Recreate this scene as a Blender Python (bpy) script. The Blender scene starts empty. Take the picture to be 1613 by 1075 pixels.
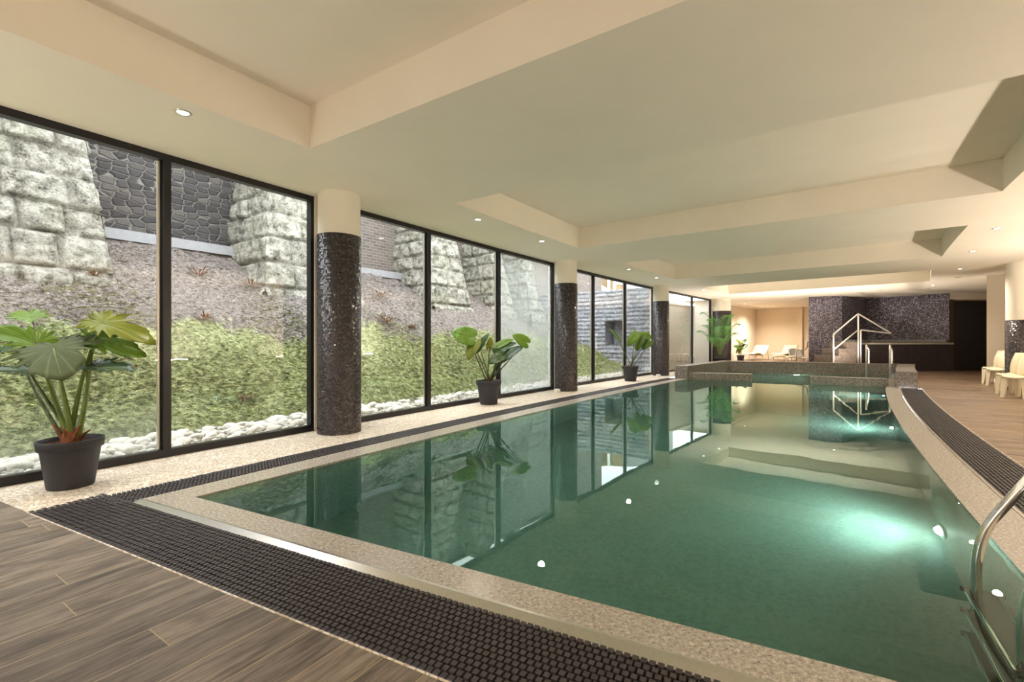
import bpy, bmesh, math, random
import numpy as np
from mathutils import Vector, Matrix, noise
random.seed(7); rng = np.random.default_rng(7)
SC = bpy.context.scene
COL = SC.collection
PI = math.pi

# ------------------------------------------------------------------ camera
FPX = 718.6
cam = bpy.data.cameras.new('camera'); cam.sensor_width = 36.0; cam.lens = FPX/1613*36.0
cam.clip_start = .05; cam.clip_end = 300
co = bpy.data.objects.new('camera', cam); COL.objects.link(co)
co.location = (0, 0, 1.15); co.rotation_euler = (PI/2, 0, 0); SC.camera = co
# ------------------------------------------------------------------ sky and exposure
W = bpy.data.worlds.new('overcast_sky'); SC.world = W; W.use_nodes = True
bg = W.node_tree.nodes['Background']; bg.inputs[0].default_value = (.95, .97, 1, 1); bg.inputs[1].default_value = 3.95
SC.view_settings.view_transform = 'Standard'; SC.view_settings.look = 'None'
SC.view_settings.gamma = 1; SC.view_settings.use_curve_mapping = False
SC.view_settings.exposure = 0.84
cy = SC.cycles
cy.max_bounces = 12; cy.diffuse_bounces = 5; cy.glossy_bounces = 4; cy.transmission_bounces = 8; cy.transparent_max_bounces = 12
cy.volume_bounces = 0; cy.blur_glossy = .5; cy.sample_clamp_indirect = 6.0
DL = 72.0      # downlight watts
FILLW = 118.0      # watts of the unseen fill lights added for the ceiling
POOLW = 72.0  # underwater lamp watts

# ------------------------------------------------------------------ the plan of the hall: a slow curve
CX, CY, R = 96.311, -60.514, 117.522
def P(s, o, z=0.0):
    """s metres along the pool's window side, o metres from it towards the pool"""
    a = PI-(s+67.5)/R
    return Vector((CX+(R-o)*math.cos(a), CY+(R-o)*math.sin(a), z))
def ang(s):                       # heading of the s direction (rotation about z that takes +x to it)
    a = PI-(s+67.5)/R
    return math.atan2(-math.cos(a), math.sin(a))
def at(px, py, Y):                # a point seen at a pixel, Y metres away
    return Vector(((px-806.5)/FPX*Y, Y, 1.15-(py-537.5)/FPX*Y))
EA = Vector((-2.33, 3.36)); EU = Vector((.894, -.448)).normalized(); EN = Vector((-EU.y, EU.x))
def s_near(o, k):                 # where the curve o meets the near pool edge moved by k
    lo, hi = -20.0, 20.0
    for _ in range(50):
        m = (lo+hi)/2; q = P(m, o)
        if (Vector((q.x, q.y))-EA).dot(EN) < k: lo = m
        else: hi = m
    return lo
H = 3.0                           # ceiling height
OW = -1.53                        # window line

# ------------------------------------------------------------------ materials
def newmat(name):
    m = bpy.data.materials.new(name); m.use_nodes = True
    nt = m.node_tree; nt.nodes.clear()
    out = nt.nodes.new('ShaderNodeOutputMaterial')
    return m, nt, out
def N(nt, t, **kw):
    n = nt.nodes.new('ShaderNode'+t)
    for k, v in kw.items():
        if k.startswith('i_'): n.inputs[k[2:].replace('_', ' ')].default_value = v
        else: setattr(n, k, v)
    return n
def L(nt, a, b): nt.links.new(a, b)
def c4(c): return (c[0], c[1], c[2], 1.0)
def bsdf(nt, out, col=(.8, .8, .8), rough=.5, metal=0.0, spec=.5):
    b = N(nt, 'BsdfPrincipled'); b.inputs['Base Color'].default_value = c4(col)
    b.inputs['Roughness'].default_value = rough; b.inputs['Metallic'].default_value = metal
    b.inputs['Specular IOR Level'].default_value = spec
    L(nt, b.outputs[0], out.inputs[0]); return b
def mapping(nt, kind='Object', scale=(1, 1, 1), rot=(0, 0, 0)):
    tc = N(nt, 'TexCoord'); mp = N(nt, 'Mapping'); mp.inputs['Scale'].default_value = scale; mp.inputs['Rotation'].default_value = rot
    L(nt, tc.outputs[kind], mp.inputs[0]); return mp.outputs[0]
def ramp(nt, fac, stops):
    r = N(nt, 'ValToRGB'); el = r.color_ramp.elements
    while len(el) < len(stops): el.new(.5)
    for e, (p, c) in zip(el, stops): e.position = p; e.color = c4(c) if len(c) == 3 else c
    L(nt, fac, r.inputs[0]); return r.outputs[0]
def noise_tex(nt, vec, scale, detail=4, rough=.6, dist=0):
    n = N(nt, 'TexNoise'); n.inputs['Scale'].default_value = scale; n.inputs['Detail'].default_value = detail
    n.inputs['Roughness'].default_value = rough; n.inputs['Distortion'].default_value = dist
    L(nt, vec, n.inputs['Vector']); return n
def bump(nt, h, strength, dist, b):
    n = N(nt, 'Bump'); n.inputs['Strength'].default_value = strength; n.inputs['Distance'].default_value = dist
    L(nt, h, n.inputs['Height']); L(nt, n.outputs[0], b.inputs['Normal']); return n
def mixc(nt, fac, a, b, mode='MIX'):
    m = N(nt, 'Mix', data_type='RGBA', blend_type=mode)
    for s, v in ((m.inputs[0], fac), (m.inputs[6], a), (m.inputs[7], b)):
        if hasattr(v, 'is_output'): L(nt, v, s)
        elif isinstance(v, (int, float)): s.default_value = v
        else: s.default_value = c4(v)
    return m.outputs[2]
def math_(nt, op, a, b=None, c=None):
    m = N(nt, 'Math', operation=op)
    for s, v in zip(m.inputs, (a, b, c)):
        if v is None: continue
        if hasattr(v, 'is_output'): L(nt, v, s)
        else: s.default_value = v
    return m.outputs[0]

def simple(name, col, rough=.5, metal=0.0, spec=.5, var=0.0, vscale=20, bstr=0.0):
    m, nt, out = newmat(name); b = bsdf(nt, out, col, rough, metal, spec)
    if var or bstr:
        v = mapping(nt); n = noise_tex(nt, v, vscale)
        if var:
            lo = tuple(x*(1-var) for x in col); hi = tuple(min(1, x*(1+var)) for x in col)
            L(nt, ramp(nt, n.outputs[0], [(.3, lo), (.7, hi)]), b.inputs['Base Color'])
        if bstr: bump(nt, n.outputs[0], bstr, .01, b)
    return m
M = {}
M['paint'] = simple('cream_paint', (.87, .795, .685), .75, spec=.25, var=.02, vscale=1.5)
M['warm_paint'] = simple('warm_wall_paint', (.82, .70, .54), .75, spec=.25, var=.02, vscale=1.5)
M['frame'] = simple('black_frame_metal', (.009, .008, .010), .35, .0, .4)
M['steel'] = simple('brushed_steel', (.72, .68, .62), .28, 1.0, var=.06, vscale=60)
M['chrome'] = simple('polished_chrome', (.80, .77, .72), .10, 1.0)
M['treadgrip'] = simple('dark_tread_steel', (.06, .05, .045), .25, 1.0, var=.5, vscale=30)
M['dkcap'] = simple('black_plastic', (.008, .008, .012), .45)
M['rubber'] = simple('black_rubber', (.050, .042, .047), .50, spec=.45, var=.25, vscale=45)
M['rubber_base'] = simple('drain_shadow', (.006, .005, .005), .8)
M['pot'] = simple('charcoal_plastic', (.033, .032, .040), .55, spec=.4)
M['soil'] = simple('potting_soil', (.055, .028, .016), .95, spec=.1, var=.6, vscale=70, bstr=.8)
M['plastic'] = simple('cream_plastic', (.84, .76, .58), .38, spec=.5)
M['lounge'] = simple('beige_lounger_mesh', (.72, .58, .38), .7, spec=.2, var=.05, vscale=40)
M['darkwood'] = simple('dark_wood', (.055, .034, .024), .5, var=.2, vscale=10)
M['brownframe'] = simple('brown_door_frame', (.075, .05, .035), .5)
M['kerb'] = simple('pale_concrete', (.27, .27, .28), .85, var=.12, vscale=8)
M['riverstone'] = simple('pale_river_stone', (.52, .50, .44), .8, spec=.3, var=.3, vscale=6, bstr=.3)
M['dryfern'] = simple('dry_fern', (.16, .085, .05), .9, spec=.1, var=.3, vscale=20)
M['rail'] = simple('pale_brushed_rail', (.90, .87, .82), .38, .85)
M['rimstone'] = simple('pale_rim_stone', (.42, .38, .31), .35, var=.1, vscale=10)  # tub rim stone; on the annex side its beige stands in for reflections
M['white'] = simple('white_render', (.80, .80, .77), .8)
M['glassdark'] = simple('far_window_glass', (.05, .06, .065), .1)
M['bark'] = simple('red_brown_sheath', (.20, .065, .025), .7, var=.4, vscale=40)
M['slab'] = simple('concrete_slab', (.45, .43, .40), .9)
def emit(name, col, st):
    m, nt, out = newmat(name); e = N(nt, 'Emission'); e.inputs[0].default_value = c4(col); e.inputs[1].default_value = st
    L(nt, e.outputs[0], out.inputs[0]); return m
M['lamp'] = emit('downlight_lens', (1, .86, .62), 14)
M['lampoff'] = simple('vent_white', (.55, .50, .40), .6)
M['poollamp'] = emit('pool_lamp_lens', (.92, 1, .92), 60)

def granite():
    m, nt, out = newmat('speckled_granite'); b = bsdf(nt, out, rough=.22, spec=.5)
    v = mapping(nt); a = noise_tex(nt, v, 58, 3, .85); w = noise_tex(nt, v, 3, 3)
    c = ramp(nt, a.outputs[0], [(.32, (.13, .118, .105)), (.43, (.37, .34, .305)), (.55, (.53, .49, .44)), (.68, (.70, .66, .61))])
    c = mixc(nt, math_(nt, 'MULTIPLY', w.outputs[0], .22), c, (.26, .225, .19), 'MIX')
    L(nt, c, b.inputs['Base Color'])
    L(nt, math_(nt, 'MULTIPLY_ADD', a.outputs[0], .25, .12), b.inputs['Roughness'])
    bump(nt, a.outputs[0], .12, .003, b); return m
M['granite'] = granite()
def granite_dark():
    m, nt, out = newmat('grey_granite'); b = bsdf(nt, out, rough=.35)
    v = mapping(nt); a = noise_tex(nt, v, 24, 4, .85)
    c = ramp(nt, a.outputs[0], [(.34, (.065, .056, .05)), (.5, (.20, .175, .157)), (.66, (.38, .345, .315))])
    L(nt, c, b.inputs['Base Color']); bump(nt, a.outputs[0], .15, .004, b); return m
M['granite2'] = granite_dark()

def mosaic(name, tile, dark, light, sparkle=.22, rough=.22):
    """small glazed tiles laid on a UV grid in metres"""
    m, nt, out = newmat(name); b = bsdf(nt, out, dark, rough, spec=.6)
    tc = N(nt, 'TexCoord'); sc = N(nt, 'VectorMath', operation='SCALE'); sc.inputs[3].default_value = 1/tile
    L(nt, tc.outputs['UV'], sc.inputs[0])
    fl = N(nt, 'VectorMath', operation='FLOOR'); L(nt, sc.outputs[0], fl.inputs[0])
    fr = N(nt, 'VectorMath', operation='FRACTION'); L(nt, sc.outputs[0], fr.inputs[0])
    wn = N(nt, 'TexWhiteNoise', noise_dimensions='3D'); L(nt, fl.outputs[0], wn.inputs['Vector'])
    col = ramp(nt, wn.outputs['Value'], [(0, dark), (.55, tuple(x*1.4 for x in dark)), (.85, light), (1, tuple(x*1.5 for x in light))])
    sx = N(nt, 'SeparateXYZ'); L(nt, fr.outputs[0], sx.inputs[0])
    def edge(x): return math_(nt, 'GREATER_THAN', math_(nt, 'ABSOLUTE', math_(nt, 'SUBTRACT', x, .5)), .42)
    g = math_(nt, 'MAXIMUM', edge(sx.outputs[0]), edge(sx.outputs[1]))
    L(nt, mixc(nt, g, col, (.022, .018, .017)), b.inputs['Base Color'])
    L(nt, math_(nt, 'MULTIPLY_ADD', g, .6, rough), b.inputs['Roughness'])
    # each tile is set at a slightly different tilt
    sub = N(nt, 'VectorMath', operation='SUBTRACT'); sub.inputs[1].default_value = (.5, .5, .5); L(nt, wn.outputs['Color'], sub.inputs[0])
    s2 = N(nt, 'VectorMath', operation='SCALE'); s2.inputs[3].default_value = sparkle; L(nt, sub.outputs[0], s2.inputs[0])
    ge = N(nt, 'NewGeometry'); ad = N(nt, 'VectorMath', operation='ADD'); L(nt, ge.outputs['Normal'], ad.inputs[0]); L(nt, s2.outputs[0], ad.inputs[1])
    nn = N(nt, 'VectorMath', operation='NORMALIZE'); L(nt, ad.outputs[0], nn.inputs[0]); L(nt, nn.outputs[0], b.inputs['Normal'])
    return m
M['mosaic'] = mosaic('purple_black_mosaic', .021, (.022, .017, .021), (.075, .058, .064), .42, .2)
M['mosaic3'] = mosaic('dark_tub_mosaic', .026, (.022, .016, .021), (.060, .046, .056), .16, .32)
M['mosaic2'] = mosaic('aubergine_wall_mosaic', .026, (.082, .070, .094), (.42, .385, .48), .5)
M['darkstone'] = simple('dark_brown_step_stone', (.15, .118, .10), .5, var=.4, vscale=14)
def pooltile():
    m, nt, out = newmat('pool_mosaic'); b = bsdf(nt, out, rough=.5)
    a = noise_tex(nt, mapping(nt), 26, 3, .8); w = noise_tex(nt, mapping(nt), 1.2, 3)
    c = ramp(nt, math_(nt, 'MULTIPLY_ADD', w.outputs[0], .3, math_(nt, 'MULTIPLY', a.outputs[0], .7)), [(.33, (.22, .30, .275)), (.5, (.40, .48, .445)), (.68, (.54, .61, .565))])
    L(nt, c, b.inputs['Base Color']); return m
M['pooltile'] = pooltile()

def woodtile(name, rot, bw, rh, stops=None):
    m, nt, out = newmat(name); b = bsdf(nt, out, rough=.42, spec=.35)
    v = mapping(nt, 'Object', (1, 1, 1), (0, 0, rot))
    sx0 = N(nt, 'SeparateXYZ'); L(nt, v, sx0.inputs[0])          # every row of boards starts at its own place
    row = math_(nt, 'FLOOR', math_(nt, 'DIVIDE', sx0.outputs[1], rh)); wr = N(nt, 'TexWhiteNoise', noise_dimensions='1D'); L(nt, row, wr.inputs['W'])
    cx0 = N(nt, 'CombineXYZ'); L(nt, math_(nt, 'MULTIPLY_ADD', wr.outputs['Value'], bw, sx0.outputs[0]), cx0.inputs[0]); L(nt, sx0.outputs[1], cx0.inputs[1]); v = cx0.outputs[0]
    br = N(nt, 'TexBrick'); br.offset = 0.0; br.offset_frequency = 2
    br.inputs['Scale'].default_value = 1; br.inputs['Brick Width'].default_value = bw; br.inputs['Row Height'].default_value = rh
    br.inputs['Mortar Size'].default_value = .0022; br.inputs['Mortar Smooth'].default_value = 0.3; br.inputs['Bias'].default_value = 0
    br.inputs['Color1'].default_value = (0, 0, 0, 1); br.inputs['Color2'].default_value = (1, 1, 1, 1); br.inputs['Mortar'].default_value = (.5, .5, .5, 1)
    L(nt, v, br.inputs['Vector'])
    # grain runs along the board and is shifted from board to board
    off = N(nt, 'VectorMath', operation='SCALE'); off.inputs[3].default_value = 7.3; L(nt, br.outputs['Color'], off.inputs[0])
    ad = N(nt, 'VectorMath', operation='ADD'); L(nt, v, ad.inputs[0]); L(nt, off.outputs[0], ad.inputs[1])
    mp = N(nt, 'Mapping'); mp.inputs['Scale'].default_value = (1.0, 4.5, 1.0); L(nt, ad.outputs[0], mp.inputs[0])
    g1 = noise_tex(nt, mp.outputs[0], 2.2, 5, .62, .9)
    mp2 = N(nt, 'Mapping'); mp2.inputs['Scale'].default_value = (1.2, 22.0, 1.0); L(nt, ad.outputs[0], mp2.inputs[0])
    g2 = noise_tex(nt, mp2.outputs[0], 3.4, 5, .7, .5)
    w = N(nt, 'TexWave', wave_type='RINGS', rings_direction='Y'); w.inputs['Scale'].default_value = .55; w.inputs['Distortion'].default_value = 6; w.inputs['Detail'].default_value = 3; w.inputs['Detail Scale'].default_value = 1.2
    L(nt, mp.outputs[0], w.inputs['Vector'])
    g = math_(nt, 'MULTIPLY_ADD', g2.outputs[0], .5, math_(nt, 'MULTIPLY', g1.outputs[0], .5))
    c = ramp(nt, g, stops or [(.35, (.055, .045, .040)), (.46, (.150, .128, .113)), (.55, (.255, .222, .196)), (.68, (.38, .34, .30))])
    c = mixc(nt, math_(nt, 'MULTIPLY', w.outputs[0], .10), c, (.12, .095, .08))
    sp = N(nt, 'SeparateColor'); L(nt, br.outputs['Color'], sp.inputs[0])
    tint = ramp(nt, sp.outputs[0], [(0, (.66, .64, .64)), (1, (1.18, 1.13, 1.07))])
    c = mixc(nt, 1.0, c, tint, 'MULTIPLY')
    mo = N(nt, 'Math', operation='MULTIPLY'); mo.inputs[1].default_value = .75; L(nt, br.outputs['Fac'], mo.inputs[0])
    c = mixc(nt, mo.outputs[0], c, (.50, .40, .24))
    L(nt, c, b.inputs['Base Color'])
    bump(nt, g2.outputs[0], .12, .004, b); return m
HEAD = math.radians(57.6)        # boards run with the windows
M['deck'] = woodtile('weathered_wood_tile', -HEAD, 1.22, .183)
M['deck2'] = woodtile('weathered_wood_tile_crosswise', -HEAD+PI/2+math.radians(-4), 1.22, .183, [(.36, (.070, .045, .030)), (.46, (.17, .115, .078)), (.55, (.28, .20, .14)), (.68, (.42, .32, .23))])  # warmer palette than the near deck: warm lamplight put into the tile colour

def pebble():
    m, nt, out = newmat('cream_pebble_mosaic'); b = bsdf(nt, out, rough=.45)
    v = mapping(nt, 'Object', (1, 1, .01))
    vo = N(nt, 'TexVoronoi', feature='DISTANCE_TO_EDGE'); vo.inputs['Scale'].default_value = 26; L(nt, v, vo.inputs['Vector'])
    vc = N(nt, 'TexVoronoi', feature='F1'); vc.inputs['Scale'].default_value = 26; L(nt, v, vc.inputs['Vector'])
    sp = N(nt, 'SeparateColor'); L(nt, vc.outputs['Color'], sp.inputs[0])
    c = ramp(nt, sp.outputs[0], [(0, (.72, .62, .50)), (.5, (.84, .76, .65)), (1, (.92, .87, .79))])
    e = ramp(nt, vo.outputs['Distance'], [(.02, (1, 1, 1)), (.13, (0, 0, 0))])
    se = N(nt, 'SeparateColor'); L(nt, e, se.inputs[0])
    L(nt, mixc(nt, math_(nt, 'MULTIPLY', se.outputs[0], .75), c, (.36, .26, .17)), b.inputs['Base Color'])
    h = ramp(nt, vo.outputs['Distance'], [(0, (0, 0, 0)), (.3, (1, 1, 1))]); bump(nt, h, .45, .006, b); return m
M['pebble'] = pebble()

def stone(name, cols, scale, moss=.0):
    m, nt, out = newmat(name); b = bsdf(nt, out, rough=.92, spec=.15)
    v = mapping(nt); a = noise_tex(nt, v, scale, 8, .68, .3); c2 = noise_tex(nt, v, scale*.22, 4, .6); f = noise_tex(nt, v, scale*6, 5, .75)
    c = ramp(nt, math_(nt, 'MULTIPLY_ADD', f.outputs[0], .4, math_(nt, 'MULTIPLY', a.outputs[0], .6)), cols)
    mk = ramp(nt, c2.outputs[0], [(.5, (0, 0, 0)), (.66, (1, 1, 1))])
    sp = N(nt, 'SeparateColor'); L(nt, mk, sp.inputs[0])
    c = mixc(nt, math_(nt, 'MULTIPLY', sp.outputs[0], moss), c, (.30, .34, .16), 'MIX')
    L(nt, c, b.inputs['Base Color']); bump(nt, math_(nt, 'MULTIPLY_ADD', f.outputs[0], .6, a.outputs[0]), 1.0, .07, b); return m
M['lime'] = stone('pale_limestone', [(.39, (.045, .041, .035)), (.455, (.21, .20, .168)), (.53, (.39, .372, .32)), (.63, (.60, .58, .51))], 5.5, .14)
M['split'] = stone('grey_split_stone', [(.34, (.17, .175, .20)), (.5, (.44, .45, .50)), (.66, (.70, .71, .77))], 9.0, .06)

def rubble():
    m, nt, out = newmat('dark_rubble_masonry'); b = bsdf(nt, out, rough=.95, spec=.1)
    tc = N(nt, 'TexCoord'); mp = N(nt, 'Mapping'); mp.inputs['Scale'].default_value = (3.5, 6.6, 1); L(nt, tc.outputs['UV'], mp.inputs[0])
    dn = noise_tex(nt, mp.outputs[0], 1.6, 3); dv = N(nt, 'VectorMath', operation='MULTIPLY_ADD'); dv.inputs[1].default_value = (.35, .35, 0)
    L(nt, dn.outputs['Color'], dv.inputs[0]); L(nt, mp.outputs[0], dv.inputs[2])
    vo = N(nt, 'TexVoronoi', feature='DISTANCE_TO_EDGE', distance='EUCLIDEAN'); vo.inputs['Scale'].default_value = 1.25; vo.inputs['Randomness'].default_value = .5; L(nt, dv.outputs[0], vo.inputs['Vector'])
    vc = N(nt, 'TexVoronoi', feature='F1'); vc.inputs['Scale'].default_value = 1.25; vc.inputs['Randomness'].default_value = .5; L(nt, dv.outputs[0], vc.inputs['Vector'])
    sp = N(nt, 'SeparateColor'); L(nt, vc.outputs['Color'], sp.inputs[0])
    f = noise_tex(nt, mp.outputs[0], 9, 6, .7)
    c = ramp(nt, sp.outputs[0], [(0, (.026, .025, .029)), (.6, (.052, .048, .053)), (1, (.095, .085, .078))])
    c = mixc(nt, math_(nt, 'MULTIPLY', f.outputs[0], .3), c, (.10, .093, .09))
    e = ramp(nt, vo.outputs['Distance'], [(.015, (1, 1, 1)), (.06, (0, 0, 0))]); se = N(nt, 'SeparateColor'); L(nt, e, se.inputs[0])
    L(nt, mixc(nt, math_(nt, 'MULTIPLY', se.outputs[0], .8), c, (.22, .21, .19)), b.inputs['Base Color'])
    bump(nt, ramp(nt, vo.outputs['Distance'], [(0, (0, 0, 0)), (.16, (1, 1, 1))]), .8, .05, b); return m
M['rubble'] = rubble()
def brickm():
    m, nt, out = newmat('old_red_brick'); b = bsdf(nt, out, rough=.95, spec=.1)
    tc = N(nt, 'TexCoord'); br = N(nt, 'TexBrick'); br.inputs['Scale'].default_value = 1
    br.inputs['Brick Width'].default_value = .24; br.inputs['Row Height'].default_value = .085; br.inputs['Mortar Size'].default_value = .009
    br.inputs['Color1'].default_value = (.085, .068, .062, 1); br.inputs['Color2'].default_value = (.165, .125, .108, 1); br.inputs['Mortar'].default_value = (.25, .235, .215, 1)
    L(nt, tc.outputs['UV'], br.inputs['Vector'])
    n = noise_tex(nt, tc.outputs['UV'], 1.3, 6, .7)
    c = mixc(nt, math_(nt, 'MULTIPLY', n.outputs[0], .5), br.outputs['Color'], (.14, .13, .12)); L(nt, c, b.inputs['Base Color'])
    bump(nt, n.outputs[0], .5, .03, b); return m
M['brick'] = brickm()

def bankm():
    m, nt, out = newmat('mossy_soil'); b = bsdf(nt, out, rough=.97, spec=.1)
    v = mapping(nt); n1 = noise_tex(nt, v, 1.1, 6, .65, .4); n2 = noise_tex(nt, v, 14, 6, .75); n3 = noise_tex(nt, v, 45, 3, .7)
    at_ = N(nt, 'Attribute', attribute_name='up')          # how far up the bank: bare soil near the wall, moss lower down
    k = math_(nt, 'ADD', n1.outputs[0], math_(nt, 'MULTIPLY', n2.outputs[0], .45))
    k = math_(nt, 'SUBTRACT', k, at_.outputs['Fac'])
    moss = ramp(nt, n2.outputs[0], [(.34, (.07, .08, .035)), (.48, (.24, .27, .12)), (.64, (.50, .53, .28))])
    soil = ramp(nt, math_(nt, 'MULTIPLY_ADD', n3.outputs[0], .5, math_(nt, 'MULTIPLY', n2.outputs[0], .5)), [(.36, (.05, .042, .038)), (.5, (.22, .19, .175)), (.64, (.46, .42, .39))])
    mk = ramp(nt, k, [(.30, (0, 0, 0)), (.42, (1, 1, 1))]); sp = N(nt, 'SeparateColor'); L(nt, mk, sp.inputs[0])
    L(nt, mixc(nt, sp.outputs[0], soil, moss), b.inputs['Base Color'])
    bump(nt, math_(nt, 'MULTIPLY_ADD', n3.outputs[0], .4, n2.outputs[0]), 1.0, .07, b); return m
M['bank'] = bankm()
def gravelm():
    m, nt, out = newmat('pale_gravel'); b = bsdf(nt, out, rough=.95, spec=.15)
    v = mapping(nt); vo = N(nt, 'TexVoronoi', feature='F1'); vo.inputs['Scale'].default_value = 22; L(nt, v, vo.inputs['Vector'])
    sp = N(nt, 'SeparateColor'); L(nt, vo.outputs['Color'], sp.inputs[0])
    L(nt, ramp(nt, sp.outputs[0], [(0, (.28, .26, .22)), (1, (.62, .60, .53))]), b.inputs['Base Color']); bump(nt, vo.outputs['Distance'], -.9, .03, b) if False else bump(nt, vo.outputs['Distance'], .8, .03, b); return m
M['gravel'] = gravelm()

def leafm(name, a, bcol, trans=.35, rough=.32):
    m, nt, out = newmat(name); b = N(nt, 'BsdfPrincipled'); b.inputs['Roughness'].default_value = rough; b.inputs['Specular IOR Level'].default_value = .28
    tc = N(nt, 'TexCoord'); sx = N(nt, 'SeparateXYZ'); L(nt, tc.outputs['UV'], sx.inputs[0])
    # UV of a leaf: x runs round the blade, y runs from the stalk outwards; veins fan out along x
    w = math_(nt, 'ABSOLUTE', math_(nt, 'SUBTRACT', math_(nt, 'FRACT', math_(nt, 'MULTIPLY', sx.outputs[0], 22)), .5))
    vein = ramp(nt, w, [(.0, (1, 1, 1)), (.10, (0, 0, 0))]); sv = N(nt, 'SeparateColor'); L(nt, vein, sv.inputs[0])
    n = noise_tex(nt, mapping(nt), 12, 3)
    c = mixc(nt, n.outputs[0], a, bcol); c = mixc(nt, math_(nt, 'MULTIPLY', sv.outputs[0], .35), c, tuple(min(1, x*1.8+.04) for x in bcol))
    L(nt, c, b.inputs['Base Color']); bump(nt, w, .25, .01, b)
    t = N(nt, 'BsdfTranslucent'); L(nt, c, t.inputs[0]); mx = N(nt, 'MixShader'); mx.inputs[0].default_value = trans
    L(nt, b.outputs[0], mx.inputs[1]); L(nt, t.outputs[0], mx.inputs[2]); L(nt, mx.outputs[0], out.inputs[0]); return m
M['leaf_bright'] = leafm('bright_green_leaf', (.10, .22, .02), (.22, .36, .05), .45)
M['leaf_dark'] = leafm('dark_green_leaf', (.018, .050, .016), (.05, .10, .03), .15, .25)
M['leaf_mid'] = leafm('mid_green_leaf', (.06, .13, .02), (.12, .20, .04), .3)
M['leaf_yellow'] = leafm('yellow_green_leaf', (.17, .23, .02), (.30, .33, .06), .4)
M['leaf_olive'] = leafm('dusty_olive_leaf', (.040, .058, .022), (.095, .125, .05), .12, .65)
M['leaf_palm'] = leafm('palm_green_leaf', (.09, .24, .06), (.18, .40, .11), .4)
M['stem'] = simple('green_leaf_stalk', (.13, .19, .03), .4, var=.3, vscale=8)
M['stemd'] = simple('dark_leaf_stalk', (.06, .09, .025), .4, var=.3, vscale=8)
def bladem(name, stops):
    m, nt, out = newmat(name); b = bsdf(nt, out, rough=.85, spec=.15); v = mapping(nt); n = noise_tex(nt, v, 1.5, 5, .75); f = noise_tex(nt, v, 14, 2, .6)
    L(nt, ramp(nt, math_(nt, 'MULTIPLY_ADD', f.outputs[0], .5, math_(nt, 'MULTIPLY', n.outputs[0], .5)), stops), b.inputs['Base Color']); return m
M['blade'] = bladem('ground_cover_green', [(.34, (.085, .10, .04)), (.44, (.23, .26, .10)), (.53, (.43, .46, .19)), (.66, (.64, .64, .38))])
M['litter'] = bladem('dead_leaf_litter', [(.36, (.06, .045, .035)), (.48, (.19, .155, .125)), (.58, (.36, .32, .28)), (.68, (.60, .57, .52))])

def glassm(name, fog=None):
    m, nt, out = newmat(name)
    tr = N(nt, 'BsdfTransparent'); tr.inputs[0].default_value = (.955, .97, .965, 1)
    gl = N(nt, 'BsdfGlossy'); gl.inputs['Roughness'].default_value = 0.0; gl.inputs[0].default_value = (1, 1, 1, 1)
    ge = N(nt, 'NewGeometry'); d = N(nt, 'VectorMath', operation='DOT_PRODUCT'); L(nt, ge.outputs['Normal'], d.inputs[0]); L(nt, ge.outputs['Incoming'], d.inputs[1])
    c = math_(nt, 'ABSOLUTE', d.outputs['Value']); f = math_(nt, 'MULTIPLY_ADD', math_(nt, 'POWER', math_(nt, 'SUBTRACT', 1.0, c), 5.0), .96, .04)
    mx = N(nt, 'MixShader'); L(nt, f, mx.inputs[0]); L(nt, tr.outputs[0], mx.inputs[1]); L(nt, gl.outputs[0], mx.inputs[2])
    last = mx.outputs[0]
    if fog:
        v = mapping(nt); sx = N(nt, 'SeparateXYZ'); L(nt, v, sx.inputs[0]); n = noise_tex(nt, v, 2.2, 5, .6)
        dr = noise_tex(nt, mapping(nt, 'Object', (30, 30, 3)), 1.0, 3)
        amt, z0, z1 = fog
        r = N(nt, 'MapRange', interpolation_type='SMOOTHSTEP'); L(nt, sx.outputs[2], r.inputs[0])
        for i, x in enumerate((z0, z1)): r.inputs[1+i].default_value = x
        r.inputs[3].default_value = amt; r.inputs[4].default_value = 0.0
        q = math_(nt, 'MULTIPLY', r.outputs[0], math_(nt, 'MULTIPLY_ADD', n.outputs[0], .9, math_(nt, 'MULTIPLY_ADD', dr.outputs[0], .15, .45)))
        tl = N(nt, 'BsdfTranslucent'); tl.inputs[0].default_value = (.62, .66, .65, 1)
        m2 = N(nt, 'MixShader'); L(nt, q, m2.inputs[0]); L(nt, last, m2.inputs[1]); L(nt, tl.outputs[0], m2.inputs[2]); last = m2.outputs[0]
    L(nt, last, out.inputs[0]); return m
M['glass'] = glassm('clear_window_glass')
M['glass_low'] = glassm('glass_misted_at_the_foot', (.16, -.2, .8))
M['glass_fog'] = glassm('misted_glass', (.33, 1.5, 4.2))

def waterm():
    m, nt, out = newmat('green_pool_water')
    g = N(nt, 'BsdfGlass'); g.inputs['IOR'].default_value = 1.333; g.inputs['Roughness'].default_value = 0.0; g.inputs[0].default_value = (.85, 1, .93, 1)
    n = noise_tex(nt, mapping(nt, 'Object', (1, 1, 1)), 1.6, 2, .5)
    b = N(nt, 'Bump'); b.inputs['Strength'].default_value = .02; b.inputs['Distance'].default_value = .05; L(nt, n.outputs[0], b.inputs['Height']); L(nt, b.outputs[0], g.inputs['Normal'])
    L(nt, g.outputs[0], out.inputs[0])
    a = N(nt, 'VolumeAbsorption'); a.inputs[0].default_value = (.42, .79, .72, 1); a.inputs[1].default_value = .36
    sc = N(nt, 'VolumeScatter'); sc.inputs['Color'].default_value = (.75, 1, .92, 1); sc.inputs['Density'].default_value = .15; sc.inputs['Anisotropy'].default_value = .3
    av = N(nt, 'AddShader'); L(nt, a.outputs[0], av.inputs[0]); L(nt, sc.outputs[0], av.inputs[1])
    L(nt, av.outputs[0], out.inputs[1]); return m
M['water'] = waterm()

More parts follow.
